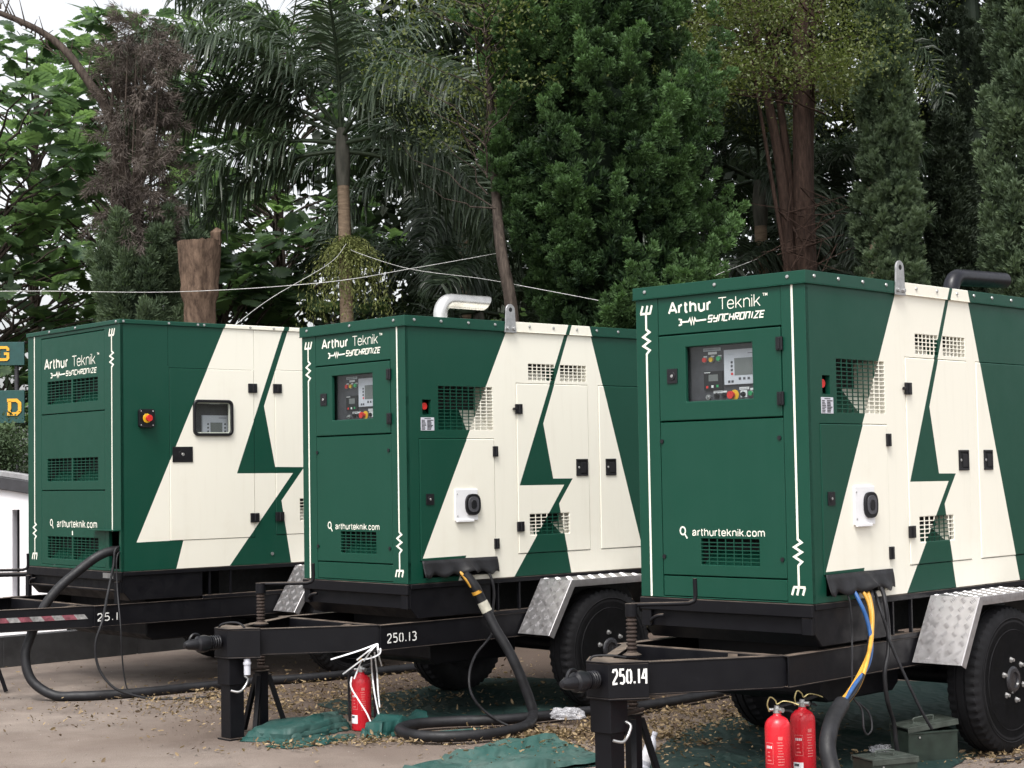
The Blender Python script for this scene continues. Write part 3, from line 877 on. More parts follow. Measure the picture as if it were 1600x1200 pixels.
def brand_marks(panel, mp, z, k, a0, a1, a2, a3, zt, sy, mk, tmx):
    """wordmark over a resistor mark"""
    mb = MB(); grotesque(mb, 'Arthur', -a0 * k, -a1 * k, z + zt[0] * k, z + zt[1] * k, mp, .19)
    mb.build('lettering', M_print, panel, fix=False)
    mb = MB(); grotesque(mb, 'Teknik', -a2 * k, -a3 * k, z + zt[0] * k, z + zt[1] * k, mp, .085)
    mb.build('lettering', M_print, panel, fix=False)
    mb = MB(); put_text(mb, 'TM', -tmx * k - .016 * k, -tmx * k + .016 * k, z + zt[1] * k - .016 * k, z + zt[1] * k, mp, off=.02)
    mb.build('lettering', M_print, panel, fix=False)
    mb = MB(); tech_text(mb, 'SYNCHRONIZE', -sy[0] * k, -sy[1] * k, z + sy[2] * k, z + sy[3] * k, mp)
    mb.build('lettering', M_print, panel, fix=False); mb = MB()
    s = -mk * k; zc = z + (sy[2] + .012) * k; e = -sy[0] * k - .015 * k; u = (e - s)
    q = .008 * k
    mb.strokes([[(s + u * .05, zc), (s + u * .36, zc), (s + u * .41, zc + q * 2), (s + u * .46, zc - q * 2), (s + u * .50, zc + q * 2.4), (s + u * .55, zc - q * 2), (s + u * .59, zc + q * 2), (s + u * .63, zc), (e, zc + .3 * q)],
                [(s + u * .0, zc + q * 2.2), (s + u * .1, zc + q * 1.6), (s + u * .1, zc - q * 1.6), (s + u * .0, zc - q * 2.2)]], .009 * k, mp)
    mb.build('resistor_mark', M_print, panel, fix=False)

def web_marks(panel, mp, z, k, aicon, a0, a1, z0, z1):
    mb = MB(); grotesque(mb, 'arthurteknik.com', -a0 * k, -a1 * k, z + z0 * k, z + z1 * k, mp, .15)
    mb.build('lettering', M_print, panel, fix=False); mb = MB()
    r = .021 * k; c = (-aicon * k + r, z + (z0 + z1) / 2 * k + .006 * k)
    mb.strokes([[(c[0] + r * .85 * math.cos(t), c[1] + r * math.sin(t)) for t in [2 * math.pi * (i % 18) / 18 for i in range(19)]],
                [(c[0] + r * .6, c[1] - r * .8), (c[0] + r * 1.45, c[1] - r * 2.0)]], .009 * k, mp)
    mb.build('search_mark', M_print, panel, fix=False)

def control_board(root, a0, a1, z0, z1, x):
    """instrument board seen through the pane: a0 > a1 (picture left to right)"""
    wd, ht = a0 - a1, z1 - z0
    mp = fmap(x)
    P = lambda u, v, d=0.0: mp(-(a0 - u * wd), z1 - v * ht, d)
    def rect(mb, u0, u1, v0, v1, d, mi, th=.012):
        mb.plate(-(a0 - u0 * wd), -(a0 - u1 * wd), z1 - v1 * ht, z1 - v0 * ht, [], th, lambda s, t, e: mp(s, t, d + e), mi)
    mb = MB(); rect(mb, -.1, 1.1, -.1, 1.1, 0, 0); board = mb.build('control_board', M_dark, root)
    def sub(name, mats, fn, **kw):
        m = MB(); fn(m); return m.build(name, mats, board, **kw)
    def unit(m):
        rect(m, .485, 1.02, .09, .72, -.012, 0); rect(m, .64, .905, .25, .56, -.0135, 1, .003)
        for v in (.30, .37, .44): rect(m, .585, .615, v, v + .04, -.0135, 2, .003)
        for v in (.28, .35, .42, .49): rect(m, .93, .96, v, v + .04, -.0135, 2, .003)
        for u in (.70, .765, .83): rect(m, u, u + .034, .60, .645, -.0135, 2, .003)
        for u in (.54, .59): rect(m, u, u + .034, .645, .69, -.0135, 2, .003)
        rect(m, .588, .618, .51, .55, -.0135, 3, .003); rect(m, .84, .98, .165, .175, -.0135, 2, .003); rect(m, .55, .63, .17, .178, -.0135, 4, .003)
    sub('display_unit', [M_grey, M_lcd, M_dark, M_redk, M_wcab], unit)
    def small(m):
        rect(m, .17, .45, .46, .80, -.010, 0); rect(m, .245, .385, .52, .64, -.0115, 1, .003)
        rect(m, .205, .235, .72, .765, -.0115, 2, .003); rect(m, .285, .315, .715, .76, -.0115, 3, .003); rect(m, .36, .39, .71, .755, -.0115, 4, .003)
        rect(m, .18, .27, .475, .487, -.0115, 3, .003)
    sub('relay_unit', [M_plas, M_lcd, M_redk, M_white, M_grn], small)
    N = Vector((-1, 0, 0))
    for u, v, m_ in ((.185, .245, M_redk), (.285, .245, M_yel), (.40, .235, M_grn), (.865, .895, M_grn), (.975, .895, M_redk)):
        sub('indicator_light', [m_, M_steel], lambda m: (disc(m, P(u, v), N, .0165, .006, 16, 1), disc(m, P(u, v, -.006), N, .0135, .010, 16, 0)))
    def lab(m):
        rect(m, .155, .42, .03, .09, -.002, 1, .002); rect(m, .23, .36, .105, .15, -.002, 0, .002)
        for u in (.16, .27, .38): rect(m, u, u + .05, .172, .197, -.002, 0, .002)
        rect(m, .30, .435, .815, .86, -.002, 0, .002); rect(m, .44, .50, .825, .855, -.002, 0, .002); rect(m, .69, .83, .775, .82, -.002, 0, .002)
        rect(m, .85, .905, .80, .835, -.002, 0, .002); rect(m, .965, 1.0, .80, .835, -.002, 0, .002); rect(m, .705, .80, .835, .96, -.002, 0, .002)
        rect(m, .175, .40, .055, .062, -.003, 2, .001); rect(m, .315, .42, .835, .842, -.003, 2, .001); rect(m, .70, .82, .795, .802, -.003, 2, .001)
    sub('label_plate', [M_white, M_wcab, M_dark], lab)
    sub('key_switch', [M_steel, M_plas], lambda m: (disc(m, P(.23, .93), N, .015, .012, 14, 0), disc(m, P(.23, .93, -.012), N, .007, .012, 10, 0)))
    for u in (.355, .465, .75):
        sub('selector_switch', [M_plas, M_steel], lambda m: (disc(m, P(u, .905), N, .015, .01, 14, 0 if u < .7 else 0), disc(m, P(u, .905, -.01), N, .008, .012, 8, 0)))
    sub('emergency_button', [M_yel, M_redk], lambda m: (disc(m, P(.615, .91), N, .029, .003, 20, 0), disc(m, P(.60, .91, -.003), N, .012, .022, 14, 1), disc(m, P(.60, .91, -.022), N, .021, .014, 18, 1)))
    return board

def make_medium():
    root = thing('trailer_generator', '', 'generator', (0, 0, 0), 0, 'generator trailers')
    z = ZB; W, L = W23, L23
    fm, sm = fmap(0.0), smap(0.0)
    chassis(root, W, L, 1.55, -1.055)
    # inner dark shell so that gaps read black
    mb = MB(); mb.box(.20, L - .06, .20, W - .06, z + .01, z + 1.67); mb.build('engine_bay', M_void, root)
    # front
    hdr = (-.993, -.157, z + 1.47, z + 1.682); dr = (-.988, -.160, z + .985, z + 1.462); lo = (-.990, -.158, z + .127, z + .977); kk = (-.990, -.158, z + .010, z + .120)
    mb = MB(); mb.plate(-W, 0, z, z + 1.69, [(-.995, -.155, z + .006, z + 1.685)], .03, fm)
    mb.build('front_frame', M_liv, root, bevel=0.003)
    canopy_front_marks(root, fm, z)
    mb = MB(); mb.plate(*hdr, [], .02, fmap(.002)); ph = mb.build('header_panel', M_liv, root, bevel=0.003)
    brand_marks(ph, fmap(.002), z, 1.0, .921, .612, .569, .285, (1.582, 1.651), (.637, .264, 1.522, 1.556), .845, .255)
    win = (-.800, -.346, z + 1.088, z + 1.392)
    mb = MB(); mb.plate(*dr, [win], .025, fmap(-.004)); pd = mb.build('control_door', M_liv, root, bevel=0.005, seg=2)
    mb = MB(); mb.plate(win[0] - .01, win[1] + .01, win[2] - .01, win[3] + .01, [], .004, fmap(.0215)); mb.build('window_pane', M_glass, pd)
    hinge(pd, -.163, z + 1.372, fmap(-.004), .042, .072); hinge(pd, -.163, z + 1.08, fmap(-.004), .042, .072)
    lock_plate(pd, -.893, z + 1.235, fmap(-.004), .072, .082)
    control_board(root, .80, .346, z + 1.088, z + 1.392, .07)
    mb = MB(); mb.plate(-.94, -.22, z + 1.03, z + 1.45, [], .11, fmap(.085)); mb.build('board_box', M_void, root)
    vt = (-.723, -.332, z + .188, z + .331)
    mb = MB(); mb.plate(*lo, [vt], .025, fmap(0.0)); pl = mb.build('lower_panel', M_liv, root, bevel=0.003)
    web_marks(pl, fm, z, 1.0, .867, .782, .291, .345, .388)
    grille('grille', MB(), *vt, 7, 7, fmap(0.0), M_liv, pl); duct(*vt, fmap(0.0), M_liv, pl, .13, .55)
    for a, zz in ((.979, .872), (.182, .872), (.979, .228), (.181, .228)):
        m = MB(); disc(m, (-.001, a, z + zz), (-1, 0, 0), .012, .006, 12); m.build('screw', M_plas, pl, smooth=40)
    mb = MB(); mb.plate(*kk, [], .02, fmap(.002)); mb.build('kick_panel', M_liv, root, bevel=0.003)
    # near side
    v1 = (.277, .757, z + 1.003, z + 1.293); v2 = (1.093, 1.346, z + 1.350, z + 1.465); v2b = (1.401, 1.657, z + 1.350, z + 1.465)
    es = (.141, .214, z + 1.10, z + 1.20); d1 = (.110, .763, z + .142, z + .941); d2 = (.977, 1.666, z + .155, z + 1.325); d3 = (1.779, 2.47, z + .155, z + 1.325)
    cut = (.13, .748, z + .03, z + .136)
    g = .004
    grow = lambda h: (h[0] - g, h[1] + g, h[2] - g, h[3] + g)
    mb = MB(); mb.plate(.0005, L, z, z + 1.69, [v1, v2, v2b, es, grow(d1), grow(d2), grow(d3), cut], .03, lambda s, t, d: (s, d, t))
    mb.build('side_frame', M_liv, root, bevel=0.003)
    mb = MB(); mb.plate(.0005, L, z, z + 1.69, [], .03, lambda s, t, d: (s, W - d, t)); mb.plate(.031, W - .031, z, z + 1.69, [], .03, lambda s, t, d: (L - d, s, t))
    mb.build('far_shell', M_liv, root, bevel=0.003)
    v = bpy.data.objects.new('air_inlet', None); COL.objects.link(v); v.parent = root; v.empty_display_size = .1
    grille('grille', MB(), *v1, 9, 13, sm, M_liv, v); duct(*v1, sm, M_liv, v, .20, .5)
    for q in (v2, v2b):
        v = bpy.data.objects.new('louvre_vent', None); COL.objects.link(v); v.parent = root; v.empty_display_size = .1
        grille('grille', MB(), *q, 6, 5, sm, M_liv, v); duct(*q, sm, M_liv, v, .12, .6)
    # emergency stop in its recess
    mb = MB(); mb.plate(es[0] - .01, es[1] + .01, es[2] - .01, es[3] + .01, [], .01, smap(.075))
    mb.add([(es[0] - .01, .031, es[2] - .004), (es[1] + .01, .031, es[2] - .004), (es[1] + .01, .075, es[2] + .035), (es[0] - .01, .075, es[2] + .035)], [(0, 1, 2, 3)])
    e = mb.build('stop_recess', M_liv, root, fix=False)
    m = MB(); c = Vector(((es[0] + es[1]) / 2 - .006, .0745, z + 1.158)); disc(m, c, (0, -1, 0), .03, .004, 18, 0); disc(m, c + Vector((0, -.004, 0)), (0, -1, 0), .014, .04, 12, 1); disc(m, c + Vector((0, -.04, 0)), (0, -1, 0), .023, .018, 18, 1)
    m.build('emergency_button', [M_yel, M_redk], e, smooth=40)
    # rating plate with its print
    mb = MB(); mb.plate(.125, .238, z + .997, z + 1.083, [], .002, smap(-.002), 0)
    rr = random.Random(4)
    for i in range(8):                                     # table of ratings: short heading, long value
        zz = z + 1.002 + i * .0085
        mb.plate(.131, .131 + rr.uniform(.025, .04), zz, zz + .0052, [], .0004, smap(-.0026), 1)
        mb.plate(.178, .178 + rr.uniform(.03, .055), zz, zz + .0062, [], .0004, smap(-.0026), 1)
    mb.plate(.155, .21, z + 1.073, z + 1.078, [], .0004, smap(-.0026), 1)
    mb.build('rating_plate', [M_grey, M_dark], root)
    # doors
    mb = MB(); mb.plate(*d1, [], .025, smap(-.004)); p1 = mb.build('cable_door', M_liv, root, bevel=0.005, seg=2)
    sd_ = smap(-.004)
    hinge(p1, .768, z + .857, sd_, .042, .07); hinge(p1, .768, z + .232, sd_, .042, .07); lock_plate(p1, .190, z + .545, sd_, .066, .072)
    # white plate with an oval black fan cover
    mb = MB()
    mb.plate(.400, .598, z + .398, z + .605, [], .012, smap(-.016), 0)
    mb.plate(.405, .555, z + .388, z + .4045, [], .016, smap(-.028), 0)
    def oval(r0, r1, y0, mi, n=28, cx=.548, cz=.503):
        pts = []
        for i in range(n):
            t = 2 * math.pi * i / n; ex = 2.0 / 2.7
            pts.append((cx + r0 * abs(math.cos(t)) ** ex * math.copysign(1, math.cos(t)), z + cz + r1 * abs(math.sin(t)) ** ex * math.copysign(1, math.sin(t))))
        mb.prism(pts, 'y', y0, -.015, mi)
    oval(.066, .071, -.03, 1); oval(.047, .052, -.034, 2); oval(.024, .030, -.037, 1)
    for zz in (.43, .575):
        disc(mb, (.416, -.016, z + zz), (0, -1, 0), .006, .004, 8, 3)
    mb.build('fan_cover', [M_white, M_plas, M_dark, M_steel], p1, bevel=0.003)
    v3 = (1.084, 1.462, z + .280, z + .421)
    mb = MB(); mb.plate(*d2, [v3], .025, smap(-.004)); p2 = mb.build('engine_door', M_liv, root, bevel=0.005, seg=2)
    grille('grille', MB(), *v3, 7, 6, smap(-.004), M_liv, p2); duct(*v3, smap(-.004), M_liv, p2, .12, .55)
    hinge(p2, .990, z + 1.148, sd_, .062, .068); hinge(p2, .990, z + .34, sd_, .062, .068); paddle_handle(p2, 1.594, z + .74, sd_)
    m = MB(); disc(m, (.945, -.004, z + 1.148), (0, -1, 0), .009, .02, 10); m.tube([(.945, -.02, z + 1.148), (.962, -.02, z + 1.148)], .005, 6); m.build('door_stay', M_plas, p2, smooth=40)
    mb = MB(); mb.plate(*d3, [], .025, smap(-.004)); p3 = mb.build('engine_door', M_liv, root, bevel=0.005, seg=2)
    paddle_handle(p3, 1.886, z + .74, sd_, .105, .12)
    # roof cap
    mb = MB()
    mb.box(-.012, L + .012, -.012, W + .012, z + 1.684, z + 1.750)
    mb.box(-.016, .004, -.016, W + .016, z + 1.6795, z + 1.684); mb.box(.0045, L, -.016, .004, z + 1.6795, z + 1.684)
    rf = mb.build('roof', M_liv, root, bevel=0.004)
    add_bolts(root, [(x, -.012, z + 1.722, 'side') for x in (.07, .30, .54, .78, 1.10, 1.33, 1.56, 1.76, 1.98, 2.22, 2.46, 2.70)] + [(-.012, y, z + 1.722, 'front') for y in (.10, .58, 1.075)])
    # lifting lug
    mb = MB()
    out = [(-.055, 0), (.055, 0), (.047, .06), (.042, .14)] + [(.042 * math.cos(t), .155 + .042 * math.sin(t)) for t in [math.pi * i / 8 for i in range(9)]] + [(-.042, .14), (-.047, .06)]
    hole = [(.016 * math.cos(t), .158 + .016 * math.sin(t)) for t in [2 * math.pi * i / 12 for i in range(12)]]
    mb.prism([(.915 + a, z + 1.672 + b) for a, b in out], 'y', -.024, -.014, 0)
    mb.prism([(.915 + a, z + 1.672 + b) for a, b in hole], 'y', -.0255, -.013, 1)
    for a in (-.028, .028): disc(mb, (.915 + a, -.024, z + 1.70), (0, -1, 0), .013, .012, 6, 0)
    mb.build('lifting_lug', [M_steel, M_void], root, bevel=0.0015)
    # rubber curtain over the cable opening, slit and pushed about
    mb = MB(); n = 40; rows = 5; vv = []
    rr = random.Random(9)
    for j in range(rows):
        for i in range(n + 1):
            u = i / n; s = .112 + u * .655; k = j / (rows - 1)
            bulge = .02 * k * (1 + .8 * math.sin(u * 23 + 1) * k) + .05 * k * math.exp(-((u - .55) / .16) ** 2)
            vv.append((s + .012 * k * u, -.010 - bulge, z + .146 - .106 * k * (1 + .10 * math.sin(u * 31)) + .018 * k * math.exp(-((u - .6) / .15) ** 2)))
    mb.add(vv, [(j * (n + 1) + i, j * (n + 1) + i + 1, (j + 1) * (n + 1) + i + 1, (j + 1) * (n + 1) + i) for j in range(rows - 1) for i in range(n)])
    fl = mb.build('rubber_curtain', M_rub, root, smooth=50, fix=False)
    so = fl.modifiers.new('thickness', 'SOLIDIFY'); so.thickness = .004
    return root

def number_plate(root, body, s0, s1, z0, z1, p, d):
    """stencilled number on a beam: p = start point in plan, d = plan direction"""
    d = Vector((d[0], d[1])).normalized(); n = Vector((d.y, -d.x))
    mp = lambda s, t, e: (p[0] + d.x * s - n.x * e, p[1] + d.y * s - n.y * e, t)
    mb = MB(); stencil(mb, body, s0, s1, z0, z1, mp)
    return mb.build('stencil_number', M_stencil, root, fix=False)

def exhaust(root, x, y, zr, mat, run, drop, r=.052, cut=0.0):
    mb = MB()
    pts = [(x, y, zr - .02), (x, y, zr + .09)] + [(x + .10 * (1 - math.cos(t)), y, zr + .09 + .10 * math.sin(t)) for t in [math.pi / 2 * i / 8 for i in range(1, 9)]]
    pts += [(x + run, y, zr + .19 + drop)]
    mb.tube(pts, r, 20, 0)
    e = Vector(pts[-1]); mb.tube([e + Vector((.0008, 0, 0)), e + Vector((.0016, 0, 0))], r * .86, 20, 1)
    for i_, v_ in enumerate(mb.v):
        if v_[0] > e.x - 1e-4: mb.v[i_] = (v_[0] + (v_[2] - e.z) * cut, v_[1], v_[2])
    mb.lathe([(-.005, r + .03), (.006, r + .03), (.006, r)], (x, y, zr), 'z', 20, 0)
    return mb.build('exhaust_pipe', [mat, M_void], root, smooth=40)

ZT = ZB + H23
g3 = make_medium()
g3.location = (1.5469, 9.0207, 0); g3.rotation_euler = (0, 0, math.pi / 2 - .7647)
g2 = copy_tree(g3)
g2.location = (-.695, 11.2081, 0); g2.rotation_euler = (0, 0, math.pi / 2 - .8334)
g3['label'] = 'green and cream trailer generator numbered 250.14, with a dark painted exhaust pipe'
g2['label'] = 'green and cream trailer generator numbered 250.13, with a shiny silver exhaust pipe'
tw = W23 / 2
hd = Vector((.17, -.125)); st0 = (-1.055 + .003, tw - .0755)
number_plate(g3, '250.14', .020, .192, .595, .665, st0, hd)
number_plate(g2, '250.13', 0, .235, .577, .632, (-.175, -.0005), (1, 0))
exhaust(g3, 2.10, .33, ZT - .045, M_pipe_dark, .69, .02)
exhaust(g2, .79, .577, ZT, M_pipe_silver, .43, .0, cut=.55)

# brake plug on a lead at the coupling of 250.13
mb = MB()
lx, ly = -1.055 + .085, tw
mb.tube(spline([(-1.02, tw + .09, .66), (-1.03, tw + .03, .72), (-.98, tw - .06, .735), (-.95, tw - .115, .70), (-.94, tw - .125, .60), (-.94, tw - .125, .55)], 6), .007, 8, 0)
mb.tube([(-.94, tw - .125, .55), (-.94, tw - .125, .52)], .014, 10, 0)
mb.tube([(-.94, tw - .125, .52), (-.94, tw - .125, .41)], .021, 14, 1)
mb.tube([(-.94, tw - .125, .49), (-.94, tw - .125, .475)], .026, 14, 1)
mb.build('brake_plug', [M_rub, M_grey], g2, smooth=40)
mb = MB(); mb.tube(spline([(-1.04, tw + .07, .69), (-1.02, tw + .05, .722), (-.96, tw - .02, .724), (-.90, tw - .06, .712)], 6), .006, 8)
mb.build('brake_lead', M_rub, g3, smooth=50)

# ------------------------------------------------------------------ the large generator on the left
def make_large():
    root = thing('trailer_generator', 'larger green and cream trailer generator with three stacked vents on its end wall', 'generator', (0, 0, 0), 0, 'generator trailers')
    k = S1; z = ZB; W, L, H = 1.408 * k, 3.5, 1.7115 * k
    fm, sm = fmap(0.0), smap(0.0)
    chassis(root, W, L, 1.975, -2.9, jack_b=-.72, front_rail=True)
    K = lambda q: (q[0] * k, q[1] * k, z + q[2] * k, z + q[3] * k)
    mb = MB(); mb.box(.22, L - .06, .22, W - .06, z + .01, z + H - .06); mb.build('engine_bay', M_void, root)
    vents = [K((-1.097, -.324, a, b)) for a, b in ((1.172, 1.335), (.617, .778), (.065, .220))]
    mid = -.71 * k; halves = []
    for v in vents: halves += [(v[0], mid - .012, v[2], v[3]), (mid + .012, v[1], v[2], v[3])]
    cut = K((-.17, -.018, .015, .272))
    pn = K((-1.19, -.225, .02, 1.655))
    mb = MB(); mb.plate(-W, 0, z, z + H - .035, [(pn[0] - .003, pn[1] + .003, pn[2] - .003, pn[3] + .003), cut], .03, fm); mb.build('front_frame', M_liv1, root, bevel=0.003)
    zs = [pn[2], z + .55 * k, z + 1.10 * k, pn[3]]
    mats = []
    for i in range(3):
        q = (pn[0], pn[1], zs[i] + (.004 if i else 0), zs[i + 1] - .004)
        hs = [h for h in halves if q[2] < h[2] < q[3]]
        if i == 0: hs = hs + [(-.225 * k, -.22 * k, q[2], q[2] + .01)]
        mb = MB(); mb.plate(*q, hs, .025, fmap(.001)); p = mb.build('end_panel', M_liv1, root, bevel=0.003)
        for h in hs:
            if h[1] - h[0] < .05: continue
            grille('grille', MB(), *h, 6, 8, fmap(.001), M_liv1, p); duct(*h, fmap(.001), M_liv1, p, .12, .45)
        if i == 2: brand_marks(p, fmap(.001), z, k, 1.143, .762, .706, .354, (1.425, 1.503), (.795, .339, 1.368, 1.400), 1.037, .315)
        if i == 0:
            web_marks(p, fmap(.001), z, k, 1.054, .946, .339, .288, .342)
            mb = MB(); mb.plate(-.712 * k, -.700 * k, z + .235 * k, z + .265 * k, [], .003, fmap(-.002)); mb.build('sticker', M_print, p)
    canopy_front_marks(root, fm, z, k, left=1.30 * k, right=.118 * k, top=1.68, zigL=(1.50, 1.39), zigR=(.317, .20), forkL=1.61, forkR=.092, swap=True)
    # cable recess with a rain shelf
    mb = MB(); mb.plate(cut[0] - .02, cut[1] + .02, cut[2] - .02, cut[3] + .02, [], .01, fmap(.19))
    mb.build('cable_recess', M_void, root)
    mb = MB(); mb.box(-.06, .0, .005, .37 * k, z + .275 * k, z + .282 * k); mb.build('rain_shelf', M_liv1, root, bevel=.001)
    # near side
    d1, d2 = K((.378, 1.060, .195, 1.388)), K((1.243, 1.93, .205, 1.395))
    g = .0035; grow = lambda h: (h[0] - g, h[1] + g, h[2] - g, h[3] + g)
    seam = [(.366 * k, .366 * k + .003, z + 1.40 * k, z + H - .036), (1.062 * k, 1.062 * k + .003, z + 1.40 * k, z + H - .036)]
    mb = MB(); mb.plate(.0005, L, z, z + H - .035, [grow(d1), grow(d2)] + seam, .03, sm); mb.build('side_frame', M_liv1, root, bevel=0.002)
    mb = MB(); mb.plate(.0005, L, z, z + H - .035, [], .03, lambda s, t, d: (s, W - d, t)); mb.plate(.031, W - .031, z, z + H - .035, [], .03, lambda s, t, d: (L - d, s, t))
    mb.build('far_shell', M_liv1, root, bevel=0.003)
    sd_ = smap(-.003)
    win = K((.559, .882, .917, 1.172))
    mb = MB(); mb.plate(*d1, [(win[0] + .03, win[1] - .03, win[2] + .03, win[3] - .03)], .025, sd_); p1 = mb.build('control_door', M_liv1, root, bevel=0.003)
    mb = MB()
    def rr_(x0, x1, z0, z1, r, n=5):
        o = []
        for cx, cz, a in ((x1 - r, z0 + r, -90), (x1 - r, z1 - r, 0), (x0 + r, z1 - r, 90), (x0 + r, z0 + r, 180)):
            o += [(cx + r * math.cos(R(a + 90 * i / n)), cz + r * math.sin(R(a + 90 * i / n))) for i in range(n + 1)]
        return o
    A = rr_(*win, .045); B = rr_(win[0] + .022, win[1] - .022, win[2] + .022, win[3] - .022, .03); n = len(A)
    vv = [(a, -.022, b) for a, b in A] + [(a, -.022, b) for a, b in B] + [(a, -.002, b) for a, b in A] + [(a, -.002, b) for a, b in B]
    ff = []
    for i in range(n):
        j = (i + 1) % n
        ff += [(i, j, n + j, n + i), (i, 2 * n + i, 2 * n + j, j), (n + i, n + j, 3 * n + j, 3 * n + i)]
    mb.add(vv, ff); mb.build('window_frame', M_plas, p1, bevel=.004)
    mb = MB(); mb.prism([(a, b) for a, b in B], 'y', -.0095, -.0055); mb.build('window_pane', M_glass, p1)
    mb = MB(); mb.plate(*win, [], .01, smap(.085)); bd = mb.build('control_board', M_dark, root)
    mb = MB(); wx = lambda u: win[0] + u * (win[1] - win[0]); wz = lambda v: win[3] - v * (win[3] - win[2])
    mb.plate(wx(.34), wx(.98), wz(.98), wz(.42), [], .02, smap(.06), 0); mb.plate(wx(.54), wx(.84), wz(.90), wz(.62), [], .002, smap(.0585), 1)
    for v in (.64, .74, .84):
        for u in (.46, .89): mb.plate(wx(u), wx(u + .04), wz(v + .05), wz(v), [], .002, smap(.0585), 2)
    mb.plate(wx(.75), wx(.95), wz(.50), wz(.485), [], .002, smap(.0585), 2)
    mb.build('display_unit', [M_grey, M_lcd, M_dark], bd)
    mb = MB(); mb.plate(wx(.42), wx(.68), wz(.115), wz(.075), [], .002, smap(.0025)); mb.build('white_bar', M_white, bd)  # plain white bar set just behind the pane
    lk = K((.396, .555, .735, .842)); lock_plate(p1, (lk[0] + lk[1]) / 2, (lk[2] + lk[3]) / 2, sd_, lk[1] - lk[0], lk[3] - lk[2])
    mb = MB(); v3 = K((1.449, 1.80, .30, .46)); mb.plate(*d2, [v3], .025, sd_); p2 = mb.build('engine_door', M_liv1, root, bevel=0.003)
    grille('grille', MB(), *v3, 10, 7, sd_, M_liv1, p2); duct(*v3, sd_, M_liv1, p2, .12, .5)
    hinge(p1, 1.048 * k, z + 1.26 * k, sd_, .082, .075); hinge(p1, 1.058 * k, z + .333 * k, sd_, .082, .075)
    hinge(p2, 1.259 * k, z + 1.262 * k, sd_, .082, .075); hinge(p2, 1.269 * k, z + .335 * k, sd_, .082, .075)
    # emergency stop box
    mb = MB(); mb.prism(rr_(*K((.131, .249, .975, 1.10)), .02), 'y', -.03, -.001, 0)
    c = Vector((.187 * k, -.03, z + 1.037 * k)); disc(mb, c, (0, -1, 0), .036, .004, 20, 1); disc(mb, c + Vector((0, -.004, 0)), (0, -1, 0), .014, .03, 12, 2); disc(mb, c + Vector((0, -.03, 0)), (0, -1, 0), .026, .016, 18, 2)
    for a in (-1, 1):
        for b in (-1, 1): disc(mb, (.19 * k + a * .052, -.03, z + 1.037 * k + b * .055), (0, -1, 0), .005, .002, 8, 3)
    mb.build('stop_box', [M_plas, M_yel, M_redk, M_steel], root, bevel=.002)
    mb = MB(); disc(mb, (1.205 * k, -.001, z + .07 * k), (0, -1, 0), .014, .006, 10); mb.build('earth_stud', M_steel, root, smooth=40)
    mb = MB(); mb.box(-.012, L + .012, -.012, W + .012, z + H - .034, z + H); mb.build('roof', M_liv1, root, bevel=0.004)
    add_bolts(root, [(x * k, -.012, z + H - .017, 'side') for x in (.02, .37, .60, .65, 1.03, 1.23, 1.6, 2.0)] + [(-.012, y, z + H - .017, 'front') for y in (.04, .72, 1.18)])
    # painted warning bar and number on the near drawbar beam, data plate
    d = Vector((0.945 - 0.12 + .0, 0));
    p, q = Vector((-.205, .03)), Vector((-2.9 + .12, W / 2 - .10)); dd = (p - q).normalized(); nn = Vector((dd.y, -dd.x))
    mp = lambda s, t, e: (p.x + dd.x * s + nn.x * (.0035 - e), p.y + dd.y * s + nn.y * (.0035 - e), t)
    mb = MB(); n = 0; s = -.80
    rr = random.Random(3)
    while s < -.06:
        w = .085 + rr.uniform(-.01, .01)
        vv = [mp(s, .595, -.001), mp(min(s + w, -.05), .595, -.001), mp(min(s + w, -.05) - .028, .632, -.001), mp(s - .028, .632, -.001)]
        mb.add(vv, [(0, 1, 2, 3)], n % 2); n += 1; s += w
    mb.build('warning_stripe', [M_chalk, M_mauve], root, fix=False)
    number_plate(root, '25.1', 0, .17, .577, .632, (-.20, -.0005), (1, 0))
    mb = MB(); mb.box(-.018, -.0125, .10, .26, .885, .925); mb.build('data_plate', M_steel, root)
    return root
g1 = make_large()
g1.location = (-3.0295, 13.302, 0); g1.rotation_euler = (0, 0, math.pi / 2 - .8551)

def frame_of(g):
    m = Matrix.Translation(g.location) @ g.rotation_euler.to_matrix().to_4x4()
    return lambda b, a, z: m @ Vector((b, a, z))
F1, F2, F3 = frame_of(g1), frame_of(g2), frame_of(g3)
# ------------------------------------------------------------------ ground and the fixed things round it
mb = MB()
mb.add([(-300, -100, 0), (300, -100, 0), (300, 400, 0), (-300, 400, 0)], [(0, 1, 2, 3)])
gr = mb.build('ground', M_ground, fix=False); gr['kind'] = 'structure'
mb = MB()
kd = Vector((1.32, 1.37, 0)).normalized(); kn = Vector((-kd.y, kd.x, 0)); k0 = Vector((-4.55, 15.37, 0))
for i in range(-2, 4):
    p = k0 + kd * (i * 1.4 + .001); q = k0 + kd * ((i + 1) * 1.4 - .001)
    mb.prism([tuple((p)[:2]), tuple((q)[:2]), tuple((q + kn * .14)[:2]), tuple((p + kn * .14)[:2])], 'z', -.05, .27)
tag(mb.build('kerb_wall', M_kerb, bevel=.003), 'low black painted kerb wall running along the paving behind the larger generator', 'kerb')
# planted bed behind
t = NT('bed_soil'); g = t.n('ShaderNodeTexCoord').outputs['Object']; f = t.noise(g, 6, 6)
t.bsdf(t.mix(t.ramp(f, .3, .7), (0.03, 0.022, 0.015), (0.07, 0.06, 0.03)), .95, bump=f, bstr=.6, bdist=.05, spec=.1)
mb = MB(); mb.add([(-60, 17.6, .06), (60, 17.6, .06), (60, 120, .06), (-60, 120, .06)], [(0, 1, 2, 3)])
bed = mb.build('planting_bed', t.m, fix=False); bed['kind'] = 'structure'

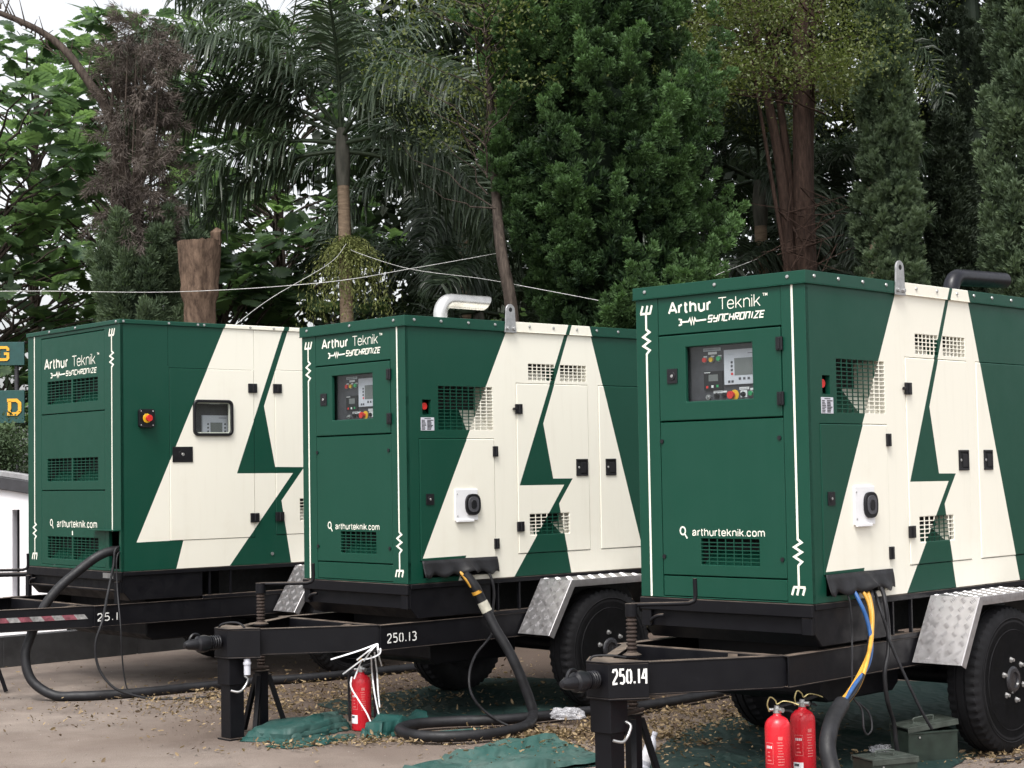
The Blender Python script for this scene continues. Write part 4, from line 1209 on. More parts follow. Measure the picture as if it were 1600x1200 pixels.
# white wall with an arched charcoal coping and tall slots
root = thing('garden_wall', 'white wall with an arched charcoal coping and a narrow tall slot, left of the larger generator', 'wall', (-5.6, 17.55, 0))
def arch(u): return 1.60 - .155 * max(0, u) ** 1.6      # u = metres right of the crown
mb = MB(); N = 24; x0, x1 = -1.6, 1.05
slots = [(.50, .575), (-.35, -.275)]
cuts = sorted({x0, x1} | {a for s in slots for a in s} | {x0 + (x1 - x0) * i / N for i in range(N + 1)})
for a, b in zip(cuts[:-1], cuts[1:]):
    m_ = (a + b) / 2
    ins = [s for s in slots if s[0] < m_ < s[1]]
    if ins:
        mb.add([(a, 0, 0), (b, 0, 0), (b, .18, 0), (a, .18, 0), (a, 0, .46), (b, 0, .46), (b, .18, .46), (a, .18, .46)], [(0, 1, 5, 4), (4, 5, 6, 7), (2, 3, 7, 6), (0, 4, 7, 3), (1, 2, 6, 5)])
        mb.add([(a, 0, 1.36), (b, 0, 1.36), (b, .18, 1.36), (a, .18, 1.36), (a, 0, arch(a)), (b, 0, arch(b)), (b, .18, arch(b)), (a, .18, arch(a))], [(0, 1, 5, 4), (0, 3, 2, 1), (2, 3, 7, 6), (0, 4, 7, 3), (1, 2, 6, 5)])
    else:
        mb.add([(a, 0, 0), (b, 0, 0), (b, .18, 0), (a, .18, 0), (a, 0, arch(a)), (b, 0, arch(b)), (b, .18, arch(b)), (a, .18, arch(a))], [(0, 1, 5, 4), (4, 5, 6, 7), (2, 3, 7, 6), (0, 4, 7, 3), (1, 2, 6, 5)])
mb.build('wall_face', M_wall, root)
mb = MB(); mb.box(.42, .66, .24, .27, .4, 1.5); mb.box(-.45, -.2, .24, .27, .4, 1.5); mb.build('slot_backing', M_trim, root)
mb = MB(); P = [(x0 + (x1 - x0) * i / N) for i in range(N + 1)]
mb.prism([(x, arch(x) + .002) for x in P] + [(x, arch(x) + .13) for x in P[::-1]], 'y', -.05, .23); mb.build('coping', M_trim, root, bevel=.006)
mb = MB(); mb.prism([(x, arch(x) + .132) for x in P] + [(x, arch(x) + .19) for x in P[::-1]], 'y', -.03, .21); mb.build('coping_cap', simple('grey_coping', (.25, .25, .26), .6), root, bevel=.006)

# steel rail in front of it
root = thing('handrail', 'black steel handrail with one end post in front of the white wall', 'railing', (-4.55, 16.2, 0))
mb = MB(); mb.box(-.02, .02, -.02, .02, .05, .96); mb.build('rail_post', M_blk, root, bevel=.003)
mb = MB(); mb.box(-1.52, -1.48, -.02, .02, .05, .96); mb.build('rail_post', M_blk, root, bevel=.003)
mb = MB(); mb.cyl((-1.5, 0, .765), (-.02, 0, .778), .022, 12); mb.build('rail', M_blk, root, smooth=40)

# two sign boards on posts with amber letters
BL = {'G': [[(1, .72), (1, .88), (.86, 1), (.14, 1), (0, .88), (0, .12), (.14, 0), (.86, 0), (1, .12), (1, .48), (.58, .48)]],
      'D': [[(.02, .96), (.72, .96), (.95, .76), (.95, .24), (.72, .04), (.02, .04)], [(.2, .9), (.2, .1)]]}
def sign(letter, zc, hgt, sx, lz, lh, lw, label):
    root = thing('sign_board', label, 'sign', (-6.6, 22.0, 0), R(3), 'sign boards on the left')
    mb = MB(); mb.box(-2.2, .36, 0, .03, zc - hgt / 2, zc + hgt / 2); mb.build('board', M_board, root, bevel=.004)
    mp = lambda s, t, d: (s, d, t)
    mb = MB()
    for ln in BL[letter]:
        mb.strokes([[(sx + a * lw, lz + b * lh) for a, b in ln]], lh * .22, mp, th=.012)
    mb.build('letter', M_letter, root, fix=False)
    return root
s1 = sign('G', 3.28, .30, .035, 3.205, .155, .12, 'dark green board with an amber letter G, the upper of two boards on the left')
s2 = sign('D', 2.60, .42, .14, 2.50, .19, .17, 'dark green board with an amber letter D, the lower of two boards on the left')
for x in (-1.9, .25):
    mb = MB(); mb.cyl((x, .06, 2.39), (x, .06, 2.81), .03, 10); mb.build('bracket', M_trim, s2, smooth=40)
    mb = MB(); mb.cyl((x, .06, 0), (x, .06, 3.42), .028, 10); mb.build('post', M_trim, s1, smooth=40)

# ------------------------------------------------------------------ foliage helpers
def big_mesh(name, V, F, mat, parent=None, tone=None, kind=None):
    V = np.asarray(V, dtype=np.float32).reshape(-1, 3); F = np.asarray(F, dtype=np.int32)
    me = bpy.data.meshes.new(name)
    m, k = F.shape
    me.vertices.add(len(V)); me.vertices.foreach_set('co', V.ravel())
    me.loops.add(m * k); me.loops.foreach_set('vertex_index', F.ravel())
    me.polygons.add(m); me.polygons.foreach_set('loop_start', np.arange(m, dtype=np.int32) * k)
    me.update(calc_edges=True)
    me.materials.append(mat)
    if tone is not None:
        a = me.attributes.new('tone', 'FLOAT', 'POINT'); a.data.foreach_set('value', np.asarray(tone, dtype=np.float32).ravel())
    o = bpy.data.objects.new(name, me); COL.objects.link(o)
    if parent: o.parent = parent
    if kind: o['kind'] = kind
    return o
def nrm(a): return a / np.maximum(np.linalg.norm(a, axis=-1, keepdims=True), 1e-9)
def frames(d, hint, roll=None):
    """rotation matrices with X along d and Z near hint"""
    x = nrm(d); y = nrm(np.cross(hint, x)); z = np.cross(x, y)
    if roll is not None:
        c, s = np.cos(roll)[:, None], np.sin(roll)[:, None]
        y, z = y * c + z * s, z * c - y * s
    return np.stack([x, y, z], axis=-1)
def scatter(T, TF, pos, M, scale, tone=None, ttone=None):
    T = np.asarray(T, float); TF = np.asarray(TF)
    m, k = len(pos), len(T)
    sc = np.asarray(scale, float)
    if sc.ndim == 1: sc = sc[:, None]
    P = T[None] * sc[:, None, :] if sc.shape[1] == 3 else T[None] * sc[:, :, None]
    V = pos[:, None, :] + np.einsum('mij,mkj->mki', M, P)
    F = (TF[None] + (np.arange(m) * k)[:, None, None]).reshape(-1, TF.shape[1])
    tn = None
    if tone is not None:
        tn = np.repeat(np.asarray(tone)[:, None], k, 1)
        if ttone is not None: tn = tn + np.asarray(ttone)[None]
    return V.reshape(-1, 3), F, tn
def rdir(n, up=0.0, spread=1.0):
    d = rng.normal(size=(n, 3)) * spread; d[:, 2] += up
    return nrm(d)

# -- trees with limbs
def limbs(mb, base, tops, r0, bend=.15, seg=7, jit=.05):
    for tp, r1 in tops:
        b, e = Vector(base), Vector(tp)
        pts = [b.lerp(e, i / 5) + Vector((random.gauss(0, jit), random.gauss(0, jit), bend * math.sin(math.pi * i / 5))) * (1 if 0 < i < 5 else 0) for i in range(6)]
        mb.tube(pts, [r0 + (r1 - r0) * i / 5 for i in range(6)], seg)

def lobed_leaf():
    V = []; F = []
    n = 6; xs = [0.0, .22, .40, .57, .73, .88, 1.0]
    hw = [.015, .065, .085, .09, .08, .05, .0]
    dz = lambda x, y: -.20 * x * x - .25 * abs(y) * abs(y) + .08 * abs(y)
    for x, w in zip(xs, hw):
        for sg in (1, -1): V.append((x, sg * w, dz(x, w)))
    for i in range(6):
        a = 2 * i; F += [(a, a + 1, a + 3), (a, a + 3, a + 2)]
    for x, ln in ((.17, .22), (.33, .31), (.49, .33), (.65, .27), (.80, .17)):
        for sg in (1, -1):
            o = len(V)
            for px, py in ((x - .075, .05), (x + .02, ln * .78), (x + .15 * ln / .3, ln), (x + .13, .06), (x + .17 * ln / .3, ln * .66)):
                V.append((px, sg * py, dz(px, py)))
            F += [(o, o + 1, o + 4), (o + 1, o + 2, o + 4), (o, o + 4, o + 3)]
    return np.array(V), np.array(F)
LL_V, LL_F = lobed_leaf()

def breadfruit(label, x, y, h, rad, n_tips, zlo, seed, single=70, fill=1.0):
    rs = np.random.default_rng(seed); random.seed(seed)
    root = thing('breadfruit_tree', label, 'tree', (x, y, 0), 0, 'breadfruit trees at the left')
    mb = MB()
    tk = [Vector((0, 0, -.05)), Vector((.08, 0, h * .3)), Vector((-.05, .05, h * .6)), Vector((.05, 0, h * .9))]
    mb.tube(spline(tk, 4), [.17 - .12 * i / 12 for i in range(13)], 9)
    P = []; D = []
    for i in range(n_tips):
        a = rs.uniform(0, 2 * math.pi); zz = zlo + (h - zlo) * rs.random() ** .9
        rr = rad * math.sqrt(rs.uniform(.12, 1)) * (1 - .45 * abs((zz - zlo) / (h - zlo) - .45))
        tip = Vector((rr * math.cos(a), rr * math.sin(a), zz))
        bz = max(zlo * .7, zz - rs.uniform(.5, 1.4))
        limbs(mb, (0.05 * math.cos(a), .05 * math.sin(a), min(bz, h * .88)), [(tip, .006)], .026, .12)
        P.append(tip); D.append(Vector((math.cos(a), math.sin(a), .5)))
    mb.build('trunk', M_bark, root, smooth=60, fix=False)
    pos = []; dr = []; sc = []; tn = []
    for tip, d in zip(P, D):
        yt = rs.random() < .22
        k = int(rs.integers(9, 14) * fill)
        for j in range(k):
            a = 2 * math.pi * j / k + rs.uniform(-.3, .3); el = rs.uniform(-.5, .65)
            v = np.array([math.cos(a) * math.cos(el), math.sin(a) * math.cos(el), math.sin(el)]) + .25 * np.array(d)
            pos.append(np.array(tip) + v * .06 + np.array([0, 0, -.02]) + rs.normal(size=3) * .05); dr.append(v)
            sc.append(rs.uniform(.24, .47)); tn.append((.75 if yt else .25) + rs.uniform(-.25, .25))
    pos = np.array(pos); dr = np.array(dr); sc = np.array(sc); tn = np.array(tn)
    M = frames(dr, np.array([0, 0, 1.0]) + rs.normal(size=dr.shape) * .35)
    # largest in view: those on the camera's side and within the frame
    wz = pos[:, 2]
    order = np.argsort(pos[:, 1] - 2.0 * sc - 10 * ((wz < 6.9) & (wz > 2.9)))
    big = order[:single]; rest = order[single:]
    protos = []
    for tq in (.1, .35, .6, .9):
        me = bpy.data.meshes.new('leaf'); me.from_pydata(LL_V.tolist(), [], LL_F.tolist()); me.materials.append(M_bread)
        at = me.attributes.new('tone', 'FLOAT', 'POINT'); at.data.foreach_set('value', np.full(len(LL_V), tq, np.float32)); protos.append(me)
    for i in big:
        o = bpy.data.objects.new('leaf', protos[int(np.argmin(np.abs(np.array([.1, .35, .6, .9]) - tn[i])))]); COL.objects.link(o); o.parent = root
        m4 = Matrix.Identity(4)
        for r_ in range(3):
            for c_ in range(3): m4[r_][c_] = M[i][r_, c_] * sc[i]
            m4[r_][3] = pos[i][r_]
        o.matrix_basis = m4
    V, F, T = scatter(LL_V, LL_F, pos[rest], M[rest], sc[rest], tn[rest])
    big_mesh('crown', V, F, M_bread, root, T, 'stuff')
    return root
breadfruit('tall breadfruit tree with large lobed leaves at the far left edge', -7.6, 25.0, 7.4, 2.0, 125, 2.4, 21)
breadfruit('breadfruit tree behind the half dead cypress, its trunk in its shadow', -5.9, 26.5, 8.6, 2.0, 130, 2.6, 22)
breadfruit('breadfruit tree with bright rosettes of lobed leaves right above the cut stump', -4.15, 24.2, 5.1, 1.35, 85, 2.7, 23)
breadfruit('pale breadfruit tree rising high behind the left palm fronds', -4.0, 30.0, 10.2, 2.2, 120, 4.2, 24)
breadfruit('distant breadfruit tree with thin crown at the top left corner', -8.6, 31.0, 9.6, 2.3, 105, 4.0, 25)

# -- spray templates for conifers
def blade_fan(n, ln, w, sp, seed):
    r_ = np.random.default_rng(seed); V = []; F = []; tt = []
    for i in range(n):
        a = r_.uniform(-sp, sp); b = r_.uniform(-sp, sp)
        d = np.array([1, math.tan(a), math.tan(b)]); d /= np.linalg.norm(d)
        s0 = r_.uniform(0, .35) * ln; L = ln * r_.uniform(.55, 1.0)
        side = nrm(np.cross(d, r_.normal(size=3))) * w * r_.uniform(.7, 1.2)
        p = d * s0 * .4 + r_.normal(size=3) * .01
        o = len(V)
        V += [p, p + d * L * .45 + side, p + d * L, p + d * L * .45 - side]
        F.append((o, o + 1, o + 2, o + 3)); tt += [-.12, 0, .22, 0]
    return np.array(V), np.array(F), np.array(tt)

def core(name, prof, mat, parent, seg=18, jit=.12, cx=None, seed=1):
    """dark inner mass of twigs so a dense conifer is not see-through"""
    r_ = np.random.default_rng(seed); mb = MB(); V = []
    for i, (z, r) in enumerate(prof):
        ox, oy = cx(z) if cx else (0, 0)
        for k in range(seg):
            a = 2 * math.pi * k / seg; rr = r * (1 + r_.uniform(-jit, jit))
            V.append((ox + rr * math.cos(a), oy + rr * math.sin(a), z))
    n = len(prof)
    mb.add(V, [(i * seg + k, i * seg + (k + 1) % seg, (i + 1) * seg + (k + 1) % seg, (i + 1) * seg + k) for i in range(n - 1) for k in range(seg)])
    o = mb.build(name, mat, parent, fix=False)
    at = o.data.attributes.new('tone', 'FLOAT', 'POINT'); at.data.foreach_set('value', [0.0] * len(V))
    return o

def plume_cloud(plumes, per, tmpl, up=.45):
    """plumes: (base, axis, length, radius, tone); sprays on tapering lobes"""
    T, TF, tt = tmpl
    n = len(plumes); m = n * per
    B = np.repeat(np.array([p[0] for p in plumes]), per, 0); A = nrm(np.repeat(np.array([p[1] for p in plumes]), per, 0))
    Ln = np.repeat(np.array([p[2] for p in plumes]), per); Rd = np.repeat(np.array([p[3] for p in plumes]), per); Tn = np.repeat(np.array([p[4] for p in plumes]), per)
    t = rng.random(m) ** .8
    q = rng.normal(size=(m, 3)); q -= (q * A).sum(1, keepdims=True) * A; q = nrm(q)
    prof = np.sin(np.clip(t * .82 + .12, 0, 1) * math.pi) ** .7 * (1 - .35 * t)
    pos = B + A * (t * Ln)[:, None] + q * (prof * Rd * np.sqrt(rng.uniform(.25, 1, m)))[:, None]
    d = nrm(A * (.55 + .6 * t)[:, None] + q * .75 + np.array([0, 0, up]) + rng.normal(size=(m, 3)) * .25)
    M = frames(d, rng.normal(size=(m, 3)))
    return scatter(T, TF, pos, M, rng.uniform(.7, 1.25, m), Tn + .28 * t - .1, tt)

# -- the big juniper in the middle
def juniper():
    root = thing('juniper_tree', 'broad bushy juniper with upswept bright green plumes, in the centre', 'tree', (1.05, 19.0, 0))
    H = 8.7
    zs = [0.5, 2.0, 3.0, 3.7, 4.3, 4.75, 5.45, 6.15, 6.9, 8.7]
    rad = lambda z: float(np.interp(z, zs, [.55, .70, .72, .76, 1.02, 1.16, 1.10, .92, .84, .10]))
    cx = lambda z: float(np.interp(z, zs, [.2, .22, .20, .14, .0, -.08, -.08, -.12, -.10, .0]))
    plumes = []
    for i in range(120):
        u = rng.random(); z = rng.uniform(2.7, 6.6) if u < .80 else rng.uniform(.8, 2.7) if u < .88 else rng.uniform(6.6, H - .9)
        a = rng.uniform(math.pi - .55, 2 * math.pi + .55)
        r = rad(z) * rng.uniform(.62, .90)
        b = np.array([cx(z) + r * math.cos(a), r * math.sin(a), z - .25])
        ax = nrm(np.array([math.cos(a) * .30, math.sin(a) * .30, 1.0]) + rng.normal(size=3) * .12)
        Ln = rng.uniform(.8, 1.5); Rd = rng.uniform(.14, .24); t0 = rng.uniform(-.05, .25)
        q1 = nrm(np.cross(ax, rng.normal(size=3))); q2 = np.cross(ax, q1)
        for k in range(14):
            t = (k + rng.random()) / 14; an = rng.uniform(0, 2 * math.pi); rr = Rd * (1 - .75 * t ** 1.3) * rng.uniform(.4, 1)
            o = q1 * math.cos(an) * rr + q2 * math.sin(an) * rr
            plumes.append((b + ax * t * Ln + o, ax + nrm(o) * rng.uniform(.35, .85), rng.uniform(.11, .22), rng.uniform(.05, .085), t0 + .42 * t + rng.uniform(-.1, .15)))
    T = blade_fan(5, .062, .0095, .65, 5)
    V, F, tn = plume_cloud(plumes, 40, T, .25)
    big_mesh('crown', V, F, M_juni, root, tn)
    # twiggy inner growth between the plumes
    pl = []
    for i in range(260):
        z = rng.uniform(1.2, 7.6); a = rng.uniform(math.pi - .5, 2 * math.pi + .5); r = rad(z) * rng.uniform(.45, .68)
        pl.append((np.array([cx(z) + r * math.cos(a), r * math.sin(a), z - .15]), np.array([math.cos(a) * .6, math.sin(a) * .6, 1]) + rng.normal(size=3) * .3, rng.uniform(.35, .6), rng.uniform(.14, .22), rng.uniform(-.1, .1)))
    V, F, tn = plume_cloud(pl, 36, blade_fan(6, .12, .014, .7, 6), .2)
    big_mesh('inner_foliage', V, F, M_juni, root, tn)
    core('inner_twigs', [(.5, .3)] + [(z, rad(z) * .42) for z in np.linspace(.8, H - .6, 14)] + [(H - .2, .02)], M_juni, root, cx=lambda z: (cx(z), .1), seed=3)
    mb = MB(); mb.tube([(.25, 0, -.05), (.3, 0, .6), (.35, .05, 2.0), (.0, 0, 5)], [.16, .13, .11, .03], 10); mb.build('trunk', M_bark, root, smooth=60)
juniper()

def column_cypress(label, x, y, H, R0, mat, n, seed, zlo=.15, lean=0, lumpy=.16, group='columnar cypresses along the back', tm=(7, .085, .0105), shape=.55):
    global rng
    keep = rng; rng = np.random.default_rng(seed)
    root = thing('columnar_cypress', label, 'tree', (x, y, 0), 0, group)
    def rad(z):
        u = (z - zlo) / (H - zlo)
        return R0 * (min(1, u * 7 + .35)) * max(0.0, 1 - u ** 2.2) ** shape
    plumes = []
    for i in range(n):
        zt = CH + 790 / FPX * y; u = rng.random()
        z = rng.uniform(CH + 230 / FPX * y, min(zt, H)) if u < .8 else rng.uniform(zlo, 3.3) if u < .9 or zt >= H else rng.uniform(zt, H)
        a = rng.uniform(math.pi - .5, 2 * math.pi + .5); r = rad(z) * (1 + lumpy * math.sin(2.3 * z + 3 * a) + lumpy * .7 * math.sin(5 * z - 2 * a)) * rng.uniform(.68, .97)
        b = np.array([r * math.cos(a) + lean * z, r * math.sin(a), z - .12])
        plumes.append((b, np.array([math.cos(a) * .35, math.sin(a) * .35, 1.0]) + rng.normal(size=3) * .15, rng.uniform(.22, .46), rng.uniform(.06, .125), rng.beta(1.8, 2) * .8))
    V, F, tn = plume_cloud(plumes, 50, blade_fan(*tm, .6, seed), .4)
    big_mesh('crown', V, F, mat, root, tn)
    core('inner_twigs', [(zlo, R0 * .3)] + [(z, rad(z) * .48) for z in np.linspace(zlo + .2, H - .3, 16)] + [(H - .1, .01)], mat, root, 14, cx=lambda z: (lean * z, 0), seed=seed)
    mb = MB(); mb.tube([(0, 0, -.05), (lean * .4, 0, .4), (lean * 3, 0, 3)], [.1, .09, .05], 9); mb.build('trunk', M_bark, root, smooth=60)
    rng = keep
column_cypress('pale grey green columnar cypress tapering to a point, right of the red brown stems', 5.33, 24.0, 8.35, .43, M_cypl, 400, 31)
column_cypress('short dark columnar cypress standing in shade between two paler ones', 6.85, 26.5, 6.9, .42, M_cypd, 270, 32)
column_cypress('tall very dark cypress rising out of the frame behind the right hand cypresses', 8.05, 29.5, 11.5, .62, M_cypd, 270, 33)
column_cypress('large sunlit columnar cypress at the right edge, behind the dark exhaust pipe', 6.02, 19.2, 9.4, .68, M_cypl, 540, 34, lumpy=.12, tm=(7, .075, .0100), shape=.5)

# -- half dead cypress on the left
def half_dead():
    root = thing('half_dead_cypress', 'cypress with a brown dead top and green lower growth, behind the larger generator', 'tree', (-4.25, 19.6, 0))
    plumes = []
    for i in range(190):
        z = rng.uniform(1.0, 2.6) if i < 40 else rng.uniform(2.6, 4.45); a = rng.uniform(0, 2 * math.pi)
        u = (z - 1) / 3.3; r = (.62 - .24 * u) * (1 + .2 * math.sin(3 * z + 2 * a)) * rng.uniform(.6, .95)
        plumes.append((np.array([r * math.cos(a) + .06, r * math.sin(a), z - .1]), np.array([math.cos(a) * .5, math.sin(a) * .5, 1]) + rng.normal(size=3) * .2, rng.uniform(.25, .5), rng.uniform(.09, .15), rng.beta(1.8, 2) * .6))
    V, F, tn = plume_cloud(plumes, 60, blade_fan(9, .085, .008, .6, 8), .35)
    big_mesh('green_growth', V, F, M_cypl, root, tn)
    core('inner_twigs', [(.6, .3)] + [(z, (.62 - .30 * (z - 1) / 3.3) * .62) for z in np.linspace(1, 4.0, 9)] + [(4.2, .02)], M_cyp, root, 14, seed=8)
    pl = []
    for i in range(165):
        z = 4.45 + 2.5 * rng.random() ** 1.15; a = rng.uniform(0, 2 * math.pi); u = (z - 4.45) / 2.5
        r = (.38 - .28 * u ** .8 + .05 * math.sin(4 * z)) * rng.uniform(.2, 1.0)
        pl.append((np.array([r * math.cos(a) - .03 + .08 * u, r * math.sin(a), z]), np.array([math.cos(a) * .5, math.sin(a) * .5, rng.uniform(-1.0, .3)]) , rng.uniform(.2, .5), rng.uniform(.03, .08), rng.random()))
    V, F, tn = plume_cloud(pl, 30, blade_fan(8, .11, .0038, .7, 9), -.5)
    big_mesh('dead_foliage', V, F, M_dead, root, tn)
    mb = MB()
    mb.tube([(0, 0, -.05), (.02, 0, 2), (0, 0, 4.5), (.06, 0, 6.7)], [.13, .10, .06, .006], 9)
    for i in range(26):
        a = random.uniform(0, 6.28); z = random.uniform(2.8, 5.4); r = random.uniform(.1, .34)
        mb.tube([(0, 0, z - .35), (r * .7 * math.cos(a), r * .7 * math.sin(a), z), (r * math.cos(a), r * math.sin(a), z + .6), (r * .9 * math.cos(a) + .04, r * .9 * math.sin(a), z + random.uniform(1.0, 1.9))], [.02, .016, .012, .004], 5)
    mb.build('trunk', M_bark, root, smooth=60, fix=False)
    mb = MB(); mb.tube(spline([(-2.6, .1, 7.35), (-1.75, .1, 7.12), (-1.0, .1, 6.75), (-.55, .05, 6.2), (-.30, 0, 5.75), (-.02, 0, 4.6)], 5), [.022 + .0020 * i for i in range(26)], 8)
    for i in range(34):
        p = Vector((-1.9 + i * .05, .1, 7.12 - max(0, i - 6) * .042)); mb.tube([p, p + Vector((random.uniform(-.2, .2), random.uniform(-.1, .1), random.uniform(.1, .35)))], [.012, .003], 5)
    mb.build('bare_limb', M_bark, root, smooth=60, fix=False)
half_dead()

# -- the sawn stump
def stump():
    root = thing('tree_stump', 'tall sawn tree stump with brown stripped wood and a splinter left standing', 'tree stump', (-3.44, 19.0, 0))
    mb = MB(); r_ = random.Random(2)
    prof = [(-.05, .26), (1.0, .20), (2.6, .185), (3.2, .178), (3.42, .168), (3.58, .168), (3.66, .198), (3.72, .205), (3.78, .195), (3.95, .213), (4.15, .226), (4.27, .234)]
    ph = [r_.uniform(0, 6) for _ in range(3)]
    def fn(h, r, k):
        a = 2 * math.pi * k / 40
        return r * (1 + .045 * math.sin(5 * a + h * .8 + ph[0]) + .03 * math.sin(9 * a + ph[1] - h) + r_.uniform(-.012, .012))
    mb.lathe(prof, (0, 0, 0), 'z', 40, 0, fn)
    for i in range(40):                                    # ragged saw line
        v = mb.v[(len(prof) - 1) * 40 + i]; mb.v[(len(prof) - 1) * 40 + i] = (v[0], v[1], v[2] + r_.uniform(-.012, .008) + .012 * (v[0] / .23))
    mb.build('trunk', M_stump, root, smooth=50)
    mb = MB(); mb.prism([(.14, -.10), (.24, -.06), (.235, .03), (.15, .02)], 'z', 4.22, 4.36)
    mb.add([(.14, -.10, 4.36), (.24, -.06, 4.36), (.235, .03, 4.36), (.15, .02, 4.36), (.20, -.05, 4.42), (.255, -.02, 4.39)], [(0, 1, 4), (1, 5, 4), (1, 2, 5), (2, 3, 4), (2, 4, 5), (3, 0, 4)])
    mb.build('splinter', M_stump, root, fix=False)
stump()

# -- palms
def frond_mesh(L, e0, e1, n, seed, wid=.029, plum=.85):
    r_ = np.random.default_rng(seed)
    K = 24; pts = [np.zeros(3)]; tg = []
    for i in range(K):
        u = i / (K - 1); e = e0 + (e1 - e0) * u ** 1.25
        d = np.array([math.cos(e), 0, math.sin(e)]); tg.append(d); pts.append(pts[-1] + d * L / K)
    pts = np.array(pts); tg.append(tg[-1]); tg = np.array(tg)
    V = []; F = []; tn = []
    for i in range(K):                                    # rachis, square section
        w0, w1 = .028 * (1 - i / K) + .004, .028 * (1 - (i + 1) / K) + .004
        o = len(V)
        for p, w in ((pts[i], w0), (pts[i + 1], w1)):
            V += [p + np.array([0, w, 0]), p + np.array([0, 0, w]), p + np.array([0, -w, 0]), p + np.array([0, 0, -w])]
            tn += [.7] * 4
        F += [(o + k, o + (k + 1) % 4, o + 4 + (k + 1) % 4, o + 4 + k) for k in range(4)]
    for j in range(n):
        u = .16 + .84 * (j + .5) / n; x = u * K; i = min(int(x), K - 1); p = pts[i] + (pts[i + 1] - pts[i]) * (x - i)
        T = tg[i]; Nn = np.array([-T[2], 0, T[0]])
        for sg in (1, -1):
            ln = L * .22 * (math.sin(math.pi * (u * .80 + .12)) ** .6) * r_.uniform(.8, 1.1)
            a = r_.uniform(-plum, plum)
            d = nrm(T * .55 + (np.array([0, sg, 0]) * math.cos(a) + Nn * math.sin(a)) * 1.0)
            d2 = nrm(d + np.array([0, 0, -r_.uniform(.35, .9)])); d3 = nrm(d2 + np.array([0, 0, -r_.uniform(.5, 1.1)]))
            sv = nrm(np.cross(d, r_.normal(size=3) * .5 + Nn)) * wid * .5
            q1 = p + d * ln * .4; q2 = q1 + d2 * ln * .35; q3 = q2 + d3 * ln * .3
            o = len(V)
            V += [p + sv * .5, p - sv * .5, q1 + sv, q1 - sv, q2 + sv * .8, q2 - sv * .8, q3 + sv * .12, q3 - sv * .12]
            F += [(o, o + 1, o + 3, o + 2), (o + 2, o + 3, o + 5, o + 4), (o + 4, o + 5, o + 7, o + 6)]
            t_ = r_.uniform(.1, .8); tn += [t_] * 8
    return np.array(V), np.array(F), tn
_fr = {}
def frond_data(key, mat):
    if (key, mat.name) not in _fr:
        V, F, tn = frond_mesh(*key)
        o = big_mesh('frond', V, F, mat, None, tn); _fr[(key, mat.name)] = o.data; bpy.data.objects.remove(o)
    return _fr[(key, mat.name)]
def palm(label, x, y, hz, r, fronds, group='palms', lean=(0, 0), shaft=.75, mat=None):
    root = thing('palm_tree', label, 'palm', (x, y, 0), 0, group)
    top = Vector((lean[0], lean[1], hz))
    def at(t): return Vector((lean[0] * t * t, lean[1] * t * t, hz * t))
    mb = MB(); prof = []
    n = 60; pts = [at(i / n * (1 - shaft / hz)) for i in range(n + 1)]
    mb.tube(pts, [r * (1.25 - .35 * i / n) * (1.03 if i % 2 else 1) for i in range(n + 1)], 12); mb.build('trunk', M_barkp, root, smooth=60)
    mb = MB(); n = 10; a = 1 - shaft / hz
    pts = [at(a + (1 - a) * i / n) for i in range(n + 1)]
    mb.tube(pts, [r * (.95 + .35 * math.sin(i / n * 2.2) - .5 * (i / n) ** 2) for i in range(n + 1)], 12); mb.build('crownshaft', M_shaft, root, smooth=60)
    for (az, key, dz) in fronds:
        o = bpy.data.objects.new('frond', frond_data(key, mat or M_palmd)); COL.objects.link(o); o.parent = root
        o.location = top + Vector((.05 * math.cos(R(az)), .05 * math.sin(R(az)), -dz)); o.rotation_euler = (R(random.uniform(-12, 12)), 0, R(az))
    return root
A_ = lambda L, a, b, n, s: (L, R(a), R(b), n, s)
fk = [A_(3.1, 30, -34, 190, 1), A_(2.9, 5, -80, 170, 2), A_(3.3, 72, 0, 170, 3), A_(2.7, -5, -85, 150, 4), A_(3.2, 52, -30, 170, 5)]
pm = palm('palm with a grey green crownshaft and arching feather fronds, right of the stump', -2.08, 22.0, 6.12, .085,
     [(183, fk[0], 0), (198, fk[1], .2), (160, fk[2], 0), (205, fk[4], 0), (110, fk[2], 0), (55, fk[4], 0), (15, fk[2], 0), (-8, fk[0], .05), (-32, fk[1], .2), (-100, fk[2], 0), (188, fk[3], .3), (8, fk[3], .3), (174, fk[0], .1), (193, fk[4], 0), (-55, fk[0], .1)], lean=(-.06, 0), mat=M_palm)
# drooping flower cluster
mb_v = []; mb_t = []
pos = []; dd = []; sc = []
for i in range(170):
    a = rng.uniform(0, 2 * math.pi); ln = rng.uniform(.22, 1.15); o = np.array([.03, -.14, 4.60 + rng.uniform(-.12, .08)])
    for j in range(34):
        u = j / 33; r = .60 * (1 - (1 - u) ** 1.7) * ln ** 1.4; z = .10 * math.sin(u * 2.2) - 1.05 * u * u * (.45 + .55 * ln)
        pos.append(o + np.array([r * math.cos(a), r * math.sin(a), z]) + rng.normal(size=3) * .010); dd.append(rng.normal(size=3) * .45 + np.array([math.cos(a) * (1 - u), math.sin(a) * (1 - u), -1.5 * u])); sc.append(rng.uniform(.030, .070))
pos = np.array(pos); M = frames(np.array(dd), rng.normal(size=pos.shape))
V, F, tn = scatter([(0, 0, 0), (.5, .13, 0), (1, 0, 0), (.5, -.13, 0)], [(0, 1, 2, 3)], pos, M, np.array(sc), rng.random(len(pos)))
big_mesh('flower_cluster', V, F, M_flower, pm, tn)
palm('shaded palm whose fronds fan out right of the pale palm trunk', -.70, 26.0, 6.2, .10, [(a, fk[i % 5], 0) for i, a in enumerate((0, 30, 62, 95, 130, 165, 200, 235, 262, 290, 325, 345))])
